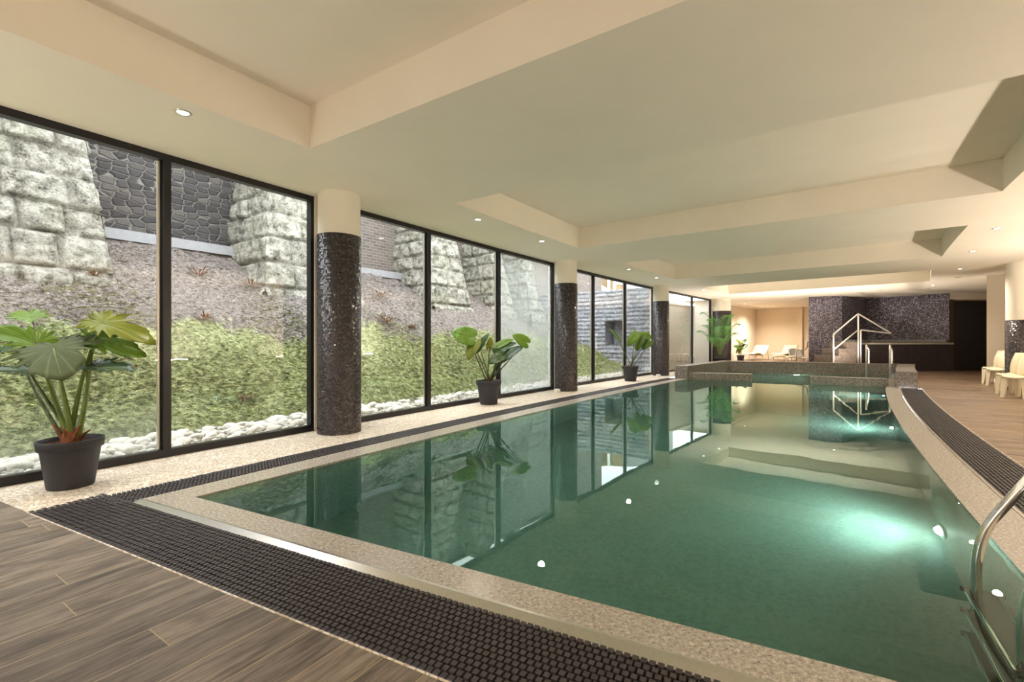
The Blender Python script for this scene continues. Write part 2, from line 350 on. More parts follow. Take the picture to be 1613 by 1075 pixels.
def louvre():
    m, nt, out = newmat('dark_slatted_wood'); b = bsdf(nt, out, rough=.5)
    v = mapping(nt); sx = N(nt, 'SeparateXYZ'); L(nt, v, sx.inputs[0])
    f = math_(nt, 'FRACT', math_(nt, 'MULTIPLY', sx.outputs[2], 9.0)); n = noise_tex(nt, mapping(nt, 'Object', (2, 2, 30)), 3, 4)
    c = ramp(nt, n.outputs[0], [(.3, (.015, .011, .013)), (.7, (.042, .031, .034))]); L(nt, c, b.inputs['Base Color'])
    bump(nt, ramp(nt, f, [(0, (0, 0, 0)), (.12, (1, 1, 1)), (.9, (.8, .8, .8)), (1, (0, 0, 0))]), .6, .02, b); return m
M['louvre'] = louvre()
M['neighbour'] = simple('ochre_panel', (.22, .14, .06), .6, var=.4, vscale=1.2)

# ------------------------------------------------------------------ mesh helpers
class MB:
    def __init__(s): s.v = []; s.f = []; s.uv = []; s.smooth = []
    def face(s, pts, uv=None, smooth=False):
        i = len(s.v); s.v += [tuple(p) for p in pts]; s.f.append(tuple(range(i, i+len(pts)))); s.smooth.append(smooth)
        s.uv.append(uv or [(0, 0)]*len(pts)); return s
    def mesh(s, V, F, smooth=True, UV=None):
        i = len(s.v); s.v += [tuple(p) for p in V]
        for k, f in enumerate(F):
            s.f.append(tuple(i+j for j in f)); s.smooth.append(smooth); s.uv.append([UV[j] for j in f] if UV else [(0, 0)]*len(f))
        return s
    def box(s, c, size, rot=0.0, taper=1.0):
        x, y, z = [q/2 for q in size]; ca, sa = math.cos(rot), math.sin(rot)
        V = []
        for dz, t in ((-z, 1), (z, taper)):
            for dx, dy in ((-x, -y), (x, -y), (x, y), (-x, y)):
                V.append((c[0]+dx*t*ca-dy*t*sa, c[1]+dx*t*sa+dy*t*ca, c[2]+dz))
        return s.mesh(V, [(3, 2, 1, 0), (4, 5, 6, 7), (0, 1, 5, 4), (1, 2, 6, 5), (2, 3, 7, 6), (3, 0, 4, 7)], False)
    def prism(s, poly, z0, z1, uvwall=False):
        n = len(poly); V = [(p[0], p[1], z0) for p in poly]+[(p[0], p[1], z1) for p in poly]
        area = sum(poly[i][0]*poly[(i+1) % n][1]-poly[(i+1) % n][0]*poly[i][1] for i in range(n))
        if area < 0: V = [(p[0], p[1], z0) for p in poly[::-1]]+[(p[0], p[1], z1) for p in poly[::-1]]
        s.mesh(V, [tuple(range(n-1, -1, -1)), tuple(range(n, 2*n))], False, [(a, b) for a, b, _ in V])
        acc = 0.0
        for i in range(n):
            j = (i+1) % n; a, b = V[i], V[j]; l = math.hypot(a[0]-b[0], a[1]-b[1])
            s.face([V[i], V[j], V[n+j], V[n+i]], [(acc, z0), (acc+l, z0), (acc+l, z1), (acc, z1)]); acc += l
        return s
    def tube(s, pts, r, n=10, caps=True):
        pts = [Vector(p) for p in pts]; rr = r if isinstance(r, (list, tuple)) else [r]*len(pts)
        V = []; F = []; up = None
        for i, p in enumerate(pts):
            t = (pts[min(i+1, len(pts)-1)]-pts[max(i-1, 0)]).normalized()
            if up is None: up = Vector((0, 0, 1)) if abs(t.z) < .9 else Vector((1, 0, 0))
            a = (up-t*up.dot(t)); a = a.normalized() if a.length > 1e-6 else t.orthogonal().normalized(); b = t.cross(a); up = a
            for k in range(n):
                q = 2*PI*k/n; V.append(p+(a*math.cos(q)+b*math.sin(q))*rr[i])
        for i in range(len(pts)-1):
            for k in range(n):
                F.append((i*n+k, i*n+(k+1) % n, (i+1)*n+(k+1) % n, (i+1)*n+k))
        if caps: F.append(tuple(range(n-1, -1, -1))); F.append(tuple((len(pts)-1)*n+k for k in range(n)))
        return s.mesh(V, F, True)
    def lathe(s, prof, c=(0, 0, 0), n=32, closed=False):
        V = []; F = []; UV = []
        for i, (r, z) in enumerate(prof):
            for k in range(n+1):
                q = 2*PI*k/n; V.append((c[0]+r*math.cos(q), c[1]+r*math.sin(q), c[2]+z)); UV.append((q*max(r, .001), z))
        for i in range(len(prof)-1):
            for k in range(n): F.append((i*(n+1)+k, i*(n+1)+k+1, (i+1)*(n+1)+k+1, (i+1)*(n+1)+k))
        return s.mesh(V, F, True, UV)
    def grid(s, fn, nu, nv, smooth=True, flip=False, skip=None):
        V = []; UV = []; F = []
        for j in range(nv+1):
            for i in range(nu+1):
                p, uv = fn(i/nu, j/nv); V.append(p); UV.append(uv)
        for j in range(nv):
            for i in range(nu):
                if skip and skip((i+.5)/nu, (j+.5)/nv): continue
                q = (j*(nu+1)+i, j*(nu+1)+i+1, (j+1)*(nu+1)+i+1, (j+1)*(nu+1)+i); F.append(q[::-1] if flip else q)
        return s.mesh(V, F, smooth, UV)
    def build(s, name, mat, parent=None, origin=None, bevel=0, merge=0, sharp=None):
        org = Vector(origin) if origin is not None else Vector((0, 0, 0))
        me = bpy.data.meshes.new(name)
        me.from_pydata([(p[0]-org.x, p[1]-org.y, p[2]-org.z) for p in s.v], [], s.f)
        uvl = me.uv_layers.new(name='UVMap'); flat = np.array([c for u in s.uv for c in u], dtype=np.float32).ravel(); uvl.data.foreach_set('uv', flat)
        me.polygons.foreach_set('use_smooth', s.smooth)
        me.materials.append(mat if not isinstance(mat, str) else M[mat])
        if merge:
            bm = bmesh.new(); bm.from_mesh(me); bmesh.ops.remove_doubles(bm, verts=bm.verts, dist=merge); bm.to_mesh(me); bm.free()
        me.update(); me.validate()
        o = bpy.data.objects.new(name, me); COL.objects.link(o)
        if parent is not None:
            o.parent = parent
            o.location = org - (WORLD.get(parent, Vector((0, 0, 0))))
            WORLD[o] = org
        else: o.location = org; WORLD[o] = org
        if bevel:
            bv = o.modifiers.new('b', 'BEVEL'); bv.width = bevel; bv.segments = 2; bv.limit_method = 'ANGLE'; bv.angle_limit = math.radians(40)
        return o
WORLD = {}
def thing(name, label, cat, loc, group=None, kind=None):
    o = bpy.data.objects.new(name, None); COL.objects.link(o); o.location = loc; o.empty_display_size = .1
    WORLD[o] = Vector(loc); tag(o, label, cat, group, kind); return o
def tag(o, label=None, cat=None, group=None, kind=None):
    if label: o['label'] = label
    if cat: o['category'] = cat
    if group: o['group'] = group
    if kind: o['kind'] = kind
    return o
def struct(o, label=None, cat=None): return tag(o, label, cat, None, 'structure')
def copy_tree(src, loc, rz=None, label=None, group=None):
    r = src.copy(); COL.objects.link(r); r.location = loc; WORLD[r] = Vector(loc)
    if rz is not None: r.rotation_euler.z = rz
    if label: r['label'] = label
    if group: r['group'] = group
    for ch in list(src.children):
        c = ch.copy(); COL.objects.link(c); c.parent = r
        for g in list(ch.children):
            d = g.copy(); COL.objects.link(d); d.parent = c
    return r
def arc_strip(o1, o2, fa, fb, n=60):
    """outline between two curves; fa/fb give the start and end s for a given o"""
    a = [P(fa(o1)+(fb(o1)-fa(o1))*i/n, o1) for i in range(n+1)]
    b = [P(fa(o2)+(fb(o2)-fa(o2))*i/n, o2) for i in range(n+1)]
    return a, b
def strip_mesh(mb, o1, o2, fa, fb, z, n=60, z2=None):
    a, b = arc_strip(o1, o2, fa, fb, n)
    V = [(p.x, p.y, z) for p in a]+[(p.x, p.y, z if z2 is None else z2) for p in b]
    F = [(i, n+1+i, n+2+i, i+1)[::-1] for i in range(n)]
    mb.mesh(V, F, False, [(p[0], p[1]) for p in V]); return a, b
def wall_strip(mb, pts, z0, z1, flip=False):
    acc = 0
    for a, b in zip(pts[:-1], pts[1:]):
        l = math.hypot(a[0]-b[0], a[1]-b[1])
        q = [(a[0], a[1], z0), (b[0], b[1], z0), (b[0], b[1], z1), (a[0], a[1], z1)]; u = [(acc, z0), (acc+l, z0), (acc+l, z1), (acc, z1)]
        if flip: q, u = q[::-1], u[::-1]
        mb.face(q, u); acc += l

# ================================================================== THE ROOM
kN = -.68
far_pts = (Vector((5.27, 13.96)), Vector((9.53, 11.64)))          # far edge of the main pool
backL, backR = Vector((8.44, 17.07)), Vector((12.74, 14.88))       # parapet behind the second basin
def s_line(o, p, q):
    d = (q-p).normalized(); n = Vector((-d.y, d.x)); lo, hi = 0.0, 40.0
    for _ in range(50):
        m = (lo+hi)/2; w = P(m, o)
        if (Vector((w.x, w.y))-p).dot(n) < 0: lo = m
        else: hi = m
    return lo
S_BACK = lambda o: s_line(o, backL, backR)
S_NEAR = lambda k: (lambda o: s_near(o, k))
# --- floors
mb = MB()
for o1, o2 in zip(np.linspace(-.58, 9.0, 13)[:-1], np.linspace(-.58, 9.0, 13)[1:]): strip_mesh(mb, o1, o2, lambda o: -9.0, S_NEAR(kN), 0, 24)
strip_mesh(mb, OW-.1, -.58, lambda o: -9.0, S_NEAR(kN), 0, 24)
struct(mb.build('floor', 'deck'), 'brown grey wood-look plank tiles in front of the near pool edge', 'floor')
mb = MB()
strip_mesh(mb, 5.35, 9.0, S_NEAR(kN), lambda o: 24.0, 0, 60)
strip_mesh(mb, 5.22, 5.35, lambda o: 13.7, lambda o: 24.0, 0, 20)
for o1, o2 in zip(np.linspace(-2.6, 5.22, 9)[:-1], np.linspace(-2.6, 5.22, 9)[1:]):
    strip_mesh(mb, o1, o2, lambda o: (17.6 if o < -.4 else S_BACK(max(o, 0))+.2), lambda o: 24.0, 0, 20)
strip_mesh(mb, -3.2, 9.0, lambda o: 24.0, lambda o: 31.0, 0.0, 20)
struct(mb.build('floor', 'deck2'), 'wood-look plank tiles laid crosswise beside and beyond the pool', 'floor')
mb = MB(); strip_mesh(mb, OW-.02, -.575, S_NEAR(kN), lambda o: 17.6, 0.0, 90)
struct(mb.build('trim_1', 'pebble'), 'cream pebble mosaic strip between the windows and the drain', 'floor strip')
mb = MB(); mb.prism([P(s, o) for s, o in ((23.2, -2.2), (28.6, -2.2), (28.6, 3.0), (23.2, 3.0))], -.02, .12)
struct(mb.build('trim_2', 'deck2'), 'low raised floor of the lounge corner at the far end', 'floor')

# --- ceiling with four coffers
mb = MB()
cof = [(-4.9, 1.10), (3.2, 6.83), (9.0, 12.62), (15.15, 18.25)]; CO1, CO2 = -.23, 5.62
sb = [-9.0]+[x for c in cof for x in c]+[20.25, 31.0]
def cell(s1, s2, o1, o2, z):
    n = max(1, int((s2-s1)/.6)); V = []
    for i in range(n+1):
        s = s1+(s2-s1)*i/n
        V += [P(s, o1, z), P(s, o2, z)]
    mb.mesh(V, [(2*i, 2*i+1, 2*i+3, 2*i+2) for i in range(n)], False)
for i in range(len(sb)-1):
    s1, s2 = sb[i], sb[i+1]
    if (s1, s2) in cof:
        cell(s1, s2, OW-.16, CO1, H); cell(s1, s2, CO2, 9.0, H); cell(s1, s2, CO1, CO2, H+.41)
        for o, fl in ((CO1, False), (CO2, True)): wall_strip(mb, [P(s1+(s2-s1)*k/8, o) for k in range(9)], H, H+.41, fl)
        wall_strip(mb, [P(s1, CO1), P(s1, CO2)], H, H+.41, True); wall_strip(mb, [P(s2, CO1), P(s2, CO2)], H, H+.41, False)
    else: cell(s1, s2, OW-.16 if s2 < 21 else -3.2, 9.0, H)
ceil = mb.build('ceiling', 'paint', merge=.0005)
struct(ceil, 'cream plaster ceiling with deep rectangular coffers between beams', 'ceiling')
mb = MB(); mb.prism([P(-9, OW-.16), P(31, OW-.16), P(31, 9.2), P(10, 9.2), P(-9, 9.2)], H+.45, H+.6)
mb2 = MB()
for i in range(20): mb2.prism([P(-9+2*i, OW-.16), P(-7+2*i, OW-.16), P(-7+2*i, OW-.10), P(-9+2*i, OW-.10)], H-.0, H+.62)
struct(mb2.build('trim_3', 'white'), 'outer edge of the roof slab above the windows', 'roof edge')
struct(mb.build('roof', 'slab'), 'flat roof slab over the hall', 'roof')

# --- walls
bays = [(-9.0, -4.3, []), (-3.35, 1.98, [-1.55, .41]), (2.62, 8.0, [4.02, 5.93]), (8.75, 14.25, [10.03, 12.05]), (15.15, 20.15, [17.98])]
mb = MB()
for s1, s2 in ((-4.3, -3.35), (1.98, 2.62), (8.0, 8.75), (14.25, 15.15), (20.15, 20.6)):
    mb.prism([P(s1, OW+.02), P(s2, OW+.02), P(s2, OW-.16), P(s1, OW-.16)], 0, H)
mb.prism([P(20.5, OW+.02), P(20.6, OW+.02), P(20.6, -2.4), P(20.5, -2.4)], 0, H)
struct(mb.build('wall_left', 'paint'), 'cream piers between the windows', 'wall')
mb = MB(); mb.prism([P(20.6, -2.2), P(28.5, -2.2), P(28.5, -2.35), P(20.6, -2.35)], 0, H)
struct(mb.build('wall_lounge', 'paint'), 'pale side wall of the lounge corner', 'wall')
mb = MB(); mb.prism([P(28.4, -2.3), P(28.4, 8.75), P(28.55, 8.75), P(28.55, -2.3)], 0, H)
mb.prism([P(28.28, .12), P(28.28, .18), P(28.4, .18), P(28.4, .12)], 0, H)
struct(mb.build('wall_far', 'warm_paint'), 'warm beige end wall behind the two loungers', 'wall')
mb = MB(); pts = [P(s, 8.6) for s in np.linspace(-9, 28.6, 26)]; wall_strip(mb, pts, 0, H); wall_strip(mb, [P(s, 8.75) for s in np.linspace(-9, 28.6, 26)], 0, H, True)
struct(mb.build('wall_right', 'paint'), 'cream long wall on the right of the hall', 'wall')
mb = MB(); mb.prism([P(-8.9, OW), P(-8.9, 9), P(-9.05, 9), P(-9.05, OW)], 0, H)
struct(mb.build('wall_back', 'paint'), 'cream wall behind the camera', 'wall')
mb = MB()
pl = Vector((13.42, 12.90)); pr = Vector((14.03, 12.90)); e = Vector((.74, .68))
mb.prism([pl, pr, pr+Vector((2.6, -.6)), pr+Vector((3.2, 1.2)), pl+e*1.3+Vector((.3, -.1)), pl+e*.9], 0, H)
struct(mb.build('wall_pier', 'paint'), 'cream wall pier behind the stacked plastic chairs', 'wall')

# --- mosaic end walls, door, tub wall
mw = [Vector((12.44, 19.13)), Vector((13.52, 18.70)), Vector((15.45, 19.84)), Vector((16.87, 17.61))]
mb = MB(); wall_strip(mb, [mw[0]+Vector((2.4, 2.2)), mw[0], mw[1], mw[2], mw[3], mw[3]+Vector((.5, .32))], 0, H)
struct(mb.build('wall_mosaic', 'mosaic2'), 'dark purple glass mosaic wall around the raised tub', 'wall')
door = thing('door_1', 'dark slatted wall of doors right of the mosaic wall', 'door', (17.6, 17.75, 0), kind='structure')
MB().box((17.78, 17.80, 1.36), (1.6, .06, 2.72)).build('slat_panel', 'louvre', door)
MB().box((17.03, 17.72, 1.38), (.15, .1, 2.76)).build('door_frame', 'brownframe', door)
MB().box((17.75, 17.72, 2.88), (1.66, .16, .24)).build('lintel', 'paint', door)
MB().box((19.3, 17.6, 1.5), (1.5, .2, 3.0)).build('side_panel', 'louvre', door)

# --- windows
def window(idx, s1, s2, mull, label, pane_m):
    t = thing('window_%d' % idx, label, 'window', P((s1+s2)/2, OW-.05), kind='structure')
    cuts = [s1]+mull+[s2]
    mb = MB()
    for a, b in zip(cuts[:-1], cuts[1:]):
        mb.prism([P(a, OW), P(b, OW), P(b, OW-.09), P(a, OW-.09)], 0, .075)
        mb.prism([P(a, OW), P(b, OW), P(b, OW-.09), P(a, OW-.09)], H-.065, H)
    for a, b in ((s1, s1+.045), (s2-.045, s2)): mb.prism([P(a, OW), P(b, OW), P(b, OW-.09), P(a, OW-.09)], .075, H-.065)
    mb.build('window_frame', 'frame', t)
    for c in mull:
        m2 = MB(); m2.prism([P(c-.032, OW+.005), P(c+.032, OW+.005), P(c+.032, OW-.085), P(c-.032, OW-.085)], .075, H-.065)
        m2.prism([P(c-.045, OW-.04), P(c-.032, OW-.04), P(c-.032, OW-.085), P(c-.045, OW-.085)], .075, H-.065)
        mo = m2.build('mullion', 'frame', t)
        m3 = MB(); m3.prism([P(c-.062, OW-.05), P(c-.033, OW-.05), P(c-.033, OW-.08), P(c-.062, OW-.08)], .08, H-.07); m3.build('spacer_bar', 'steel', mo)
    for (a, b), pm in zip(zip(cuts[:-1], cuts[1:]), pane_m):
        m2 = MB(); m2.prism([P(a+.03, OW-.055), P(b-.03, OW-.055), P(b-.03, OW-.066), P(a+.03, OW-.066)], .07, H-.06)
        m2.build('pane', pm, t)
window(1, *bays[1], 'large black framed window beside the biggest potted plant, nearest', ['glass_low', 'glass_low', 'glass'])
window(2, *bays[2], 'black framed window between the first two mosaic columns, one pane misted', ['glass', 'glass', 'glass_fog'])
window(3, *bays[3], 'black framed window looking on the grey stone annex wall', ['glass', 'glass', 'glass'])
window(4, *bays[4], 'farthest black framed window, reflecting the lounge', ['glass', 'glass'])
window(5, *bays[0], 'unseen black framed window behind the camera, added for light on the near ceiling', ['glass'])  # unseen bay, added to bring daylight onto the near ceiling

# --- columns
def column(s, o, label, d=.53, ztile=2.47, c=None):
    c = c or P(s, o); t = thing('mosaic_column', label, 'column', (c.x, c.y, 0), kind='thing')
    mb = MB(); mb.lathe([(d/2, 0), (d/2, ztile), (d/2-.015, ztile+.004)], (c.x, c.y, 0), 64); mb.build('tiled_shaft', 'mosaic', t, (c.x, c.y, 0))
    mb = MB(); mb.lathe([(d/2-.012, ztile), (d/2-.012, H)], (c.x, c.y, 0), 64); mb.build('upper_shaft', 'paint', t, (c.x, c.y, 0))
    return t
column(2.13, -1.22, 'round dark mosaic column with cream top nearest the camera, left of the pool')
column(8.0, -1.2, 'round dark mosaic column between the second and third windows')
column(13.92, -1.16, 'round dark mosaic column just before the grey parapet')
column(20.1, -1.0, 'far round mosaic column behind the tall palm', d=.78, c=Vector((9.33, 20.3)))
column(13.5, 6.9, 'cream column with low dark mosaic base, behind the plastic chairs', d=.56, ztile=1.64, c=Vector((12.02, 10.75)))

# ================================================================== THE POOL
WZ = -.010
mb = MB()
def coping(o1, o2, fa, fb, n=60):
    a, b = strip_mesh(mb, o1, o2, fa, fb, 0.0, n)
    wall_strip(mb, [(p.x, p.y) for p in a], -.14, 0.0, True); wall_strip(mb, [(p.x, p.y) for p in b], -.14, 0.0)
coping(-.28, 0.0, S_NEAR(0), lambda o: 17.5)
coping(4.67, 4.93, S_NEAR(0), lambda o: 18.6)
nl = [P(s_near(-.28, 0), -.28), P(s_near(4.93, 0), 4.93)]; no = [P(s_near(-.28, -.19), -.28), P(s_near(4.93, -.19), 4.93)]
mb.face([no[0], no[1], nl[1], nl[0]], [(p.x, p.y) for p in (no[0], no[1], nl[1], nl[0])])
wall_strip(mb, [(no[0].x, no[0].y), (no[1].x, no[1].y)], -.14, 0); wall_strip(mb, [(nl[0].x, nl[0].y), (nl[1].x, nl[1].y)], -.14, 0, True)
coping_o = mb.build('pool_coping', 'granite'); tag(coping_o, 'speckled beige granite coping around the pool edge', 'pool coping', kind='structure')
# basin
mb = MB()
lw = [P(s_near(0, 0)+(S_BACK(0)-s_near(0, 0))*i/60, 0) for i in range(61)]; rw = [P(s_near(4.67, 0)+(S_BACK(4.67)-s_near(4.67, 0))*i/60, 4.67) for i in range(61)]
DEP = -1.45
for pts, fl in ((lw, False), (rw, True)): wall_strip(mb, [(p.x, p.y) for p in pts], DEP, -.10, fl)
wall_strip(mb, [(lw[0].x, lw[0].y), (rw[0].x, rw[0].y)], DEP, -.10, True); wall_strip(mb, [(lw[-1].x, lw[-1].y), (rw[-1].x, rw[-1].y)], DEP, -.10)
for i in range(60):
    q = [lw[i], rw[i], rw[i+1], lw[i+1]]; mb.face([(p.x, p.y, DEP) for p in q], [(p.x, p.y) for p in q])
tag(mb.build('pool_basin', 'pooltile'), 'pale green tiled basin under the pool water', 'pool basin', kind='structure')
# water: a closed body that reaches a centimetre into the basin's sides
mb = MB(); e_ = .012
lw2 = [P(s_near(-e_, 0)-.012+(S_BACK(0)+.02-s_near(0, 0))*i/60, -e_, WZ) for i in range(61)]; rw2 = [P(s_near(4.67+e_, 0)-.012+(S_BACK(4.67)+.02-s_near(4.67, 0))*i/60, 4.67+e_, WZ) for i in range(61)]
V = [p for pr_ in zip(lw2, rw2) for p in pr_]; nV = len(V); V += [Vector((p.x, p.y, DEP-.01)) for p in V]
F = [(2*i, 2*i+1, 2*i+3, 2*i+2) for i in range(60)]+[(nV+2*i+2, nV+2*i+3, nV+2*i+1, nV+2*i) for i in range(60)]
F += [(2*i+2, nV+2*i+2, nV+2*i, 2*i) for i in range(60)]+[(2*i+1, nV+2*i+1, nV+2*i+3, 2*i+3) for i in range(60)]
F += [(0, nV, nV+1, 1), (121, nV+121, nV+120, 120)]
mb.mesh(V, F, False); wobj = mb.build('pool_water', 'water')
bm = bmesh.new(); bm.from_mesh(wobj.data); bmesh.ops.recalc_face_normals(bm, faces=bm.faces); bm.to_mesh(wobj.data); bm.free()
tag(wobj, 'still green pool water mirroring the windows', 'water', kind='stuff')

# underwater lamps in the right-hand basin wall
def pool_lamp(c, aim, label, watts):
    t = thing('underwater_lamp', label, 'pool lamp', c, 'underwater lamps in the basin walls')
    d = (Vector(aim)-Vector(c)).normalized(); q = d.to_track_quat('Z', 'Y')
    mb = MB(); mb.lathe([(.0, .050), (.03, .047), (.05, .036), (.066, .018), (.072, 0)], n=20); b = mb.build('lens', 'poollamp', t); b.rotation_euler = q.to_euler(); b.location = (0, 0, 0)
    mb = MB(); mb.lathe([(.085, 0), (.088, .02), (.115, .015), (.12, 0)], n=20); b = mb.build('rim', 'steel', t); b.rotation_euler = q.to_euler(); b.location = (0, 0, 0)
    ld = bpy.data.lights.new('pool_spot', 'SPOT'); ld.energy = watts; ld.color = (.86, 1, .93); ld.spot_size = math.radians(140); ld.spot_blend = 1.0; ld.shadow_soft_size = .07
    lo = bpy.data.objects.new('pool_spot', ld); COL.objects.link(lo); lo.parent = t; lo.rotation_euler = d.to_track_quat('-Z', 'Y').to_euler(); lo.location = d*.11
    lo['kind'] = 'helper'
for s, o, z, lab in ((3.66, 4.66, -1.27, 'underwater lamp in the basin wall nearest the chrome ladder'), (8.0, 4.66, -1.22, 'underwater lamp in the right basin wall halfway down the pool'),
                     (12.6, 4.66, -1.1, 'underwater lamp in the right basin wall at the far end')):
    pool_lamp(P(s, o, z), P(s-.3, 0, z+.25), lab, POOLW)
pool_lamp(Vector((10.10, 16.12, -.55)), Vector((7.6, 15.2, -.9)), 'underwater lamp in the second basin behind the low ledges', POOLW*.5)

# parapet round the second basin and two low ledges
def off(p, q, d):
    t = (q-p).normalized(); return Vector((-t.y, t.x))*d
mb = MB()
inL = [P(s, .02) for s in np.linspace(13.0, S_BACK(.02), 10)]; ouL = [P(s, -.36) for s in np.linspace(13.0, S_BACK(0)+.45, 10)]
inR = [P(s, 4.86) for s in np.linspace(13.72, S_BACK(4.86), 10)]; ouR = [P(s, 5.27) for s in np.linspace(13.72, S_BACK(4.86)+.45, 10)]
poly = [(p.x, p.y) for p in inL+inR[::-1]+ouR+ouL[::-1]]
mb.prism(poly, -.2, .39)
tag(mb.build('pool_parapet', 'granite2', bevel=.006), 'speckled grey granite parapet wrapping the second basin', 'parapet', kind='thing')
d = (far_pts[1]-far_pts[0]).normalized(); nrm = Vector((-d.y, d.x))
def ledge(p, q, label):
    mb = MB(); mb.prism([p, q, q+nrm*.42, p+nrm*.42], -.6, .175)
    tag(mb.build('basin_ledge', 'granite2', bevel=.005), label, 'ledge', 'low ledges between the two basins')
ledge(Vector((5.25, 13.97)), Vector((7.0, 13.30)), 'low granite ledge at left, joined to the parapet below the palm')
ledge(Vector((8.16, 12.50)), Vector((9.62, 11.66)), 'low granite ledge at right, in front of the upright handrails')

# ------------------------------------------------------------------ drain grates: rows of rubber blocks
def grate(name, label, path, width, nrow, pitch, fill=.42):
    """path(i,t): point at distance along the run, t across; blocks staggered row by row"""
    length, fn = path
    V = []; F = []; rp = width/nrow
    n = int(length/pitch)
    for r in range(nrow):
        for k in range(n):
            u = (k+(.5 if r % 2 else 0.0))*pitch
            if u+pitch*.4 > length: continue
            t = (r+.5)*rp
            jt = random.uniform(-.0012, .0012)
            i = len(V)
            for z, sc in ((-.018, 1.0), (.0035+jt, .90)):
                for a, b in ((-.39, -fill), (.39, -fill), (.39, fill), (-.39, fill)):
                    p = fn(u+a*sc*pitch, t+b*sc*rp); V.append((p.x, p.y, z))
            F += [(i+4, i+5, i+6, i+7), (i, i+1, i+5, i+4), (i+1, i+2, i+6, i+5), (i+2, i+3, i+7, i+6), (i+3, i, i+4, i+7)]
    c = fn(length/2, width/2); t = thing(name, label, 'drain grate', (c.x, c.y, 0))
    mb = MB(); mb.mesh(V, F, False); o = mb.build('block_rows', 'rubber', t, (c.x, c.y, 0))
    bm = bmesh.new(); bm.from_mesh(o.data); bmesh.ops.recalc_face_normals(bm, faces=bm.faces); bm.to_mesh(o.data); bm.free()
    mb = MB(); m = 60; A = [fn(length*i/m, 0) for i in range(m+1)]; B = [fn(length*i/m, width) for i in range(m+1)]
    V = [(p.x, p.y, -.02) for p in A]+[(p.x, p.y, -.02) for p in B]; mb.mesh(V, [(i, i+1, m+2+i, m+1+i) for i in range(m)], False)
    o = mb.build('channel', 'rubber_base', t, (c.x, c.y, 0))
    return t
c0 = P(s_near(-.30, kN), -.30); L0 = (P(s_near(5.3, kN), 5.3)-P(s_near(-.60, kN), -.60)).length
g0 = P(s_near(-.60, kN), -.60); eu = Vector((EU.x, EU.y, 0)); en = Vector((EN.x, EN.y, 0))
grate('drain_grate', 'black rubber block drain grate along the near pool edge', (L0, lambda u, t: g0+eu*u+en*t), .413, 13, .030)
S0 = s_near(-.43, -.26)-.07
grate('drain_grate', 'narrow black rubber drain grate beside the cream pebble strip', (13.1-S0, lambda u, t: P(S0+u+.12*0, -.285-t)), .295, 10, .029)
S1 = s_near(5.1, -.26)
grate('drain_grate', 'black rubber drain grate along the right pool edge by the deck', (13.65-S1, lambda u, t: P(S1+u, 4.945+t)), .40, 13, .034, .38)
# metal edging
mb = MB(); q0, q1 = P(s_near(-.28, -.19), -.28), P(s_near(4.93, -.19), 4.93)
for a, b, z1, z2 in ((0, -.018, .001, .003), (-.018, -.075, .003, -.010), (-.075, -.079, -.010, -.03)):
    mb.face([q0+en*b+Vector((0, 0, z2)), q1+en*b+Vector((0, 0, z2)), q1+en*a+Vector((0, 0, z1)), q0+en*a+Vector((0, 0, z1))])
tag(mb.build('edge_strip', 'steel'), 'sloping stainless edge strip between near coping and grate', 'edge strip', kind='thing')
mb = MB(); pts = [P(s, 4.935, .002) for s in np.linspace(.4, 13.6, 40)]; pts2 = [P(s, 4.955, .004) for s in np.linspace(.4, 13.6, 40)]
mb.mesh(pts+pts2, [(i, 40+i, 41+i, i+1) for i in range(39)], False); mb.tube([P(s, 4.95, 0) for s in np.linspace(.4, 13.6, 40)], .006, 6)
tag(mb.build('edge_strip', 'steel'), 'thin metal edge strip along the right coping', 'edge strip', kind='thing')
mb = MB(); mb.tube([P(s, 5.352, -.002) for s in np.linspace(s_near(5.35, kN), 13.7, 40)], .007, 6); mb.tube([P(s_near(-.6, kN), -.6)-en*.004, P(s_near(5.35, kN), 5.35)-en*.004], .005, 6)
struct(mb.build('trim_4', 'pebble'), 'pale tile edge where the wood floor meets the grates', 'floor edge')

# ================================================================== POOL FITTINGS
def bez(pts, n=8):
    """polyline with rounded corners: list of (point, radius)"""
    out = []
    for i, (p, r) in enumerate(pts):
        p = Vector(p)
        if i in (0, len(pts)-1) or r <= 0: out.append(p); continue
        a = (Vector(pts[i-1][0])-p); b = (Vector(pts[i+1][0])-p); ra = min(r, a.length*.49); rb = min(r, b.length*.49)
        A = p+a.normalized()*ra; B = p+b.normalized()*rb
        for k in range(n+1):
            t = k/n; out.append(A*(1-t)**2+p*2*t*(1-t)+B*t*t)
    return out
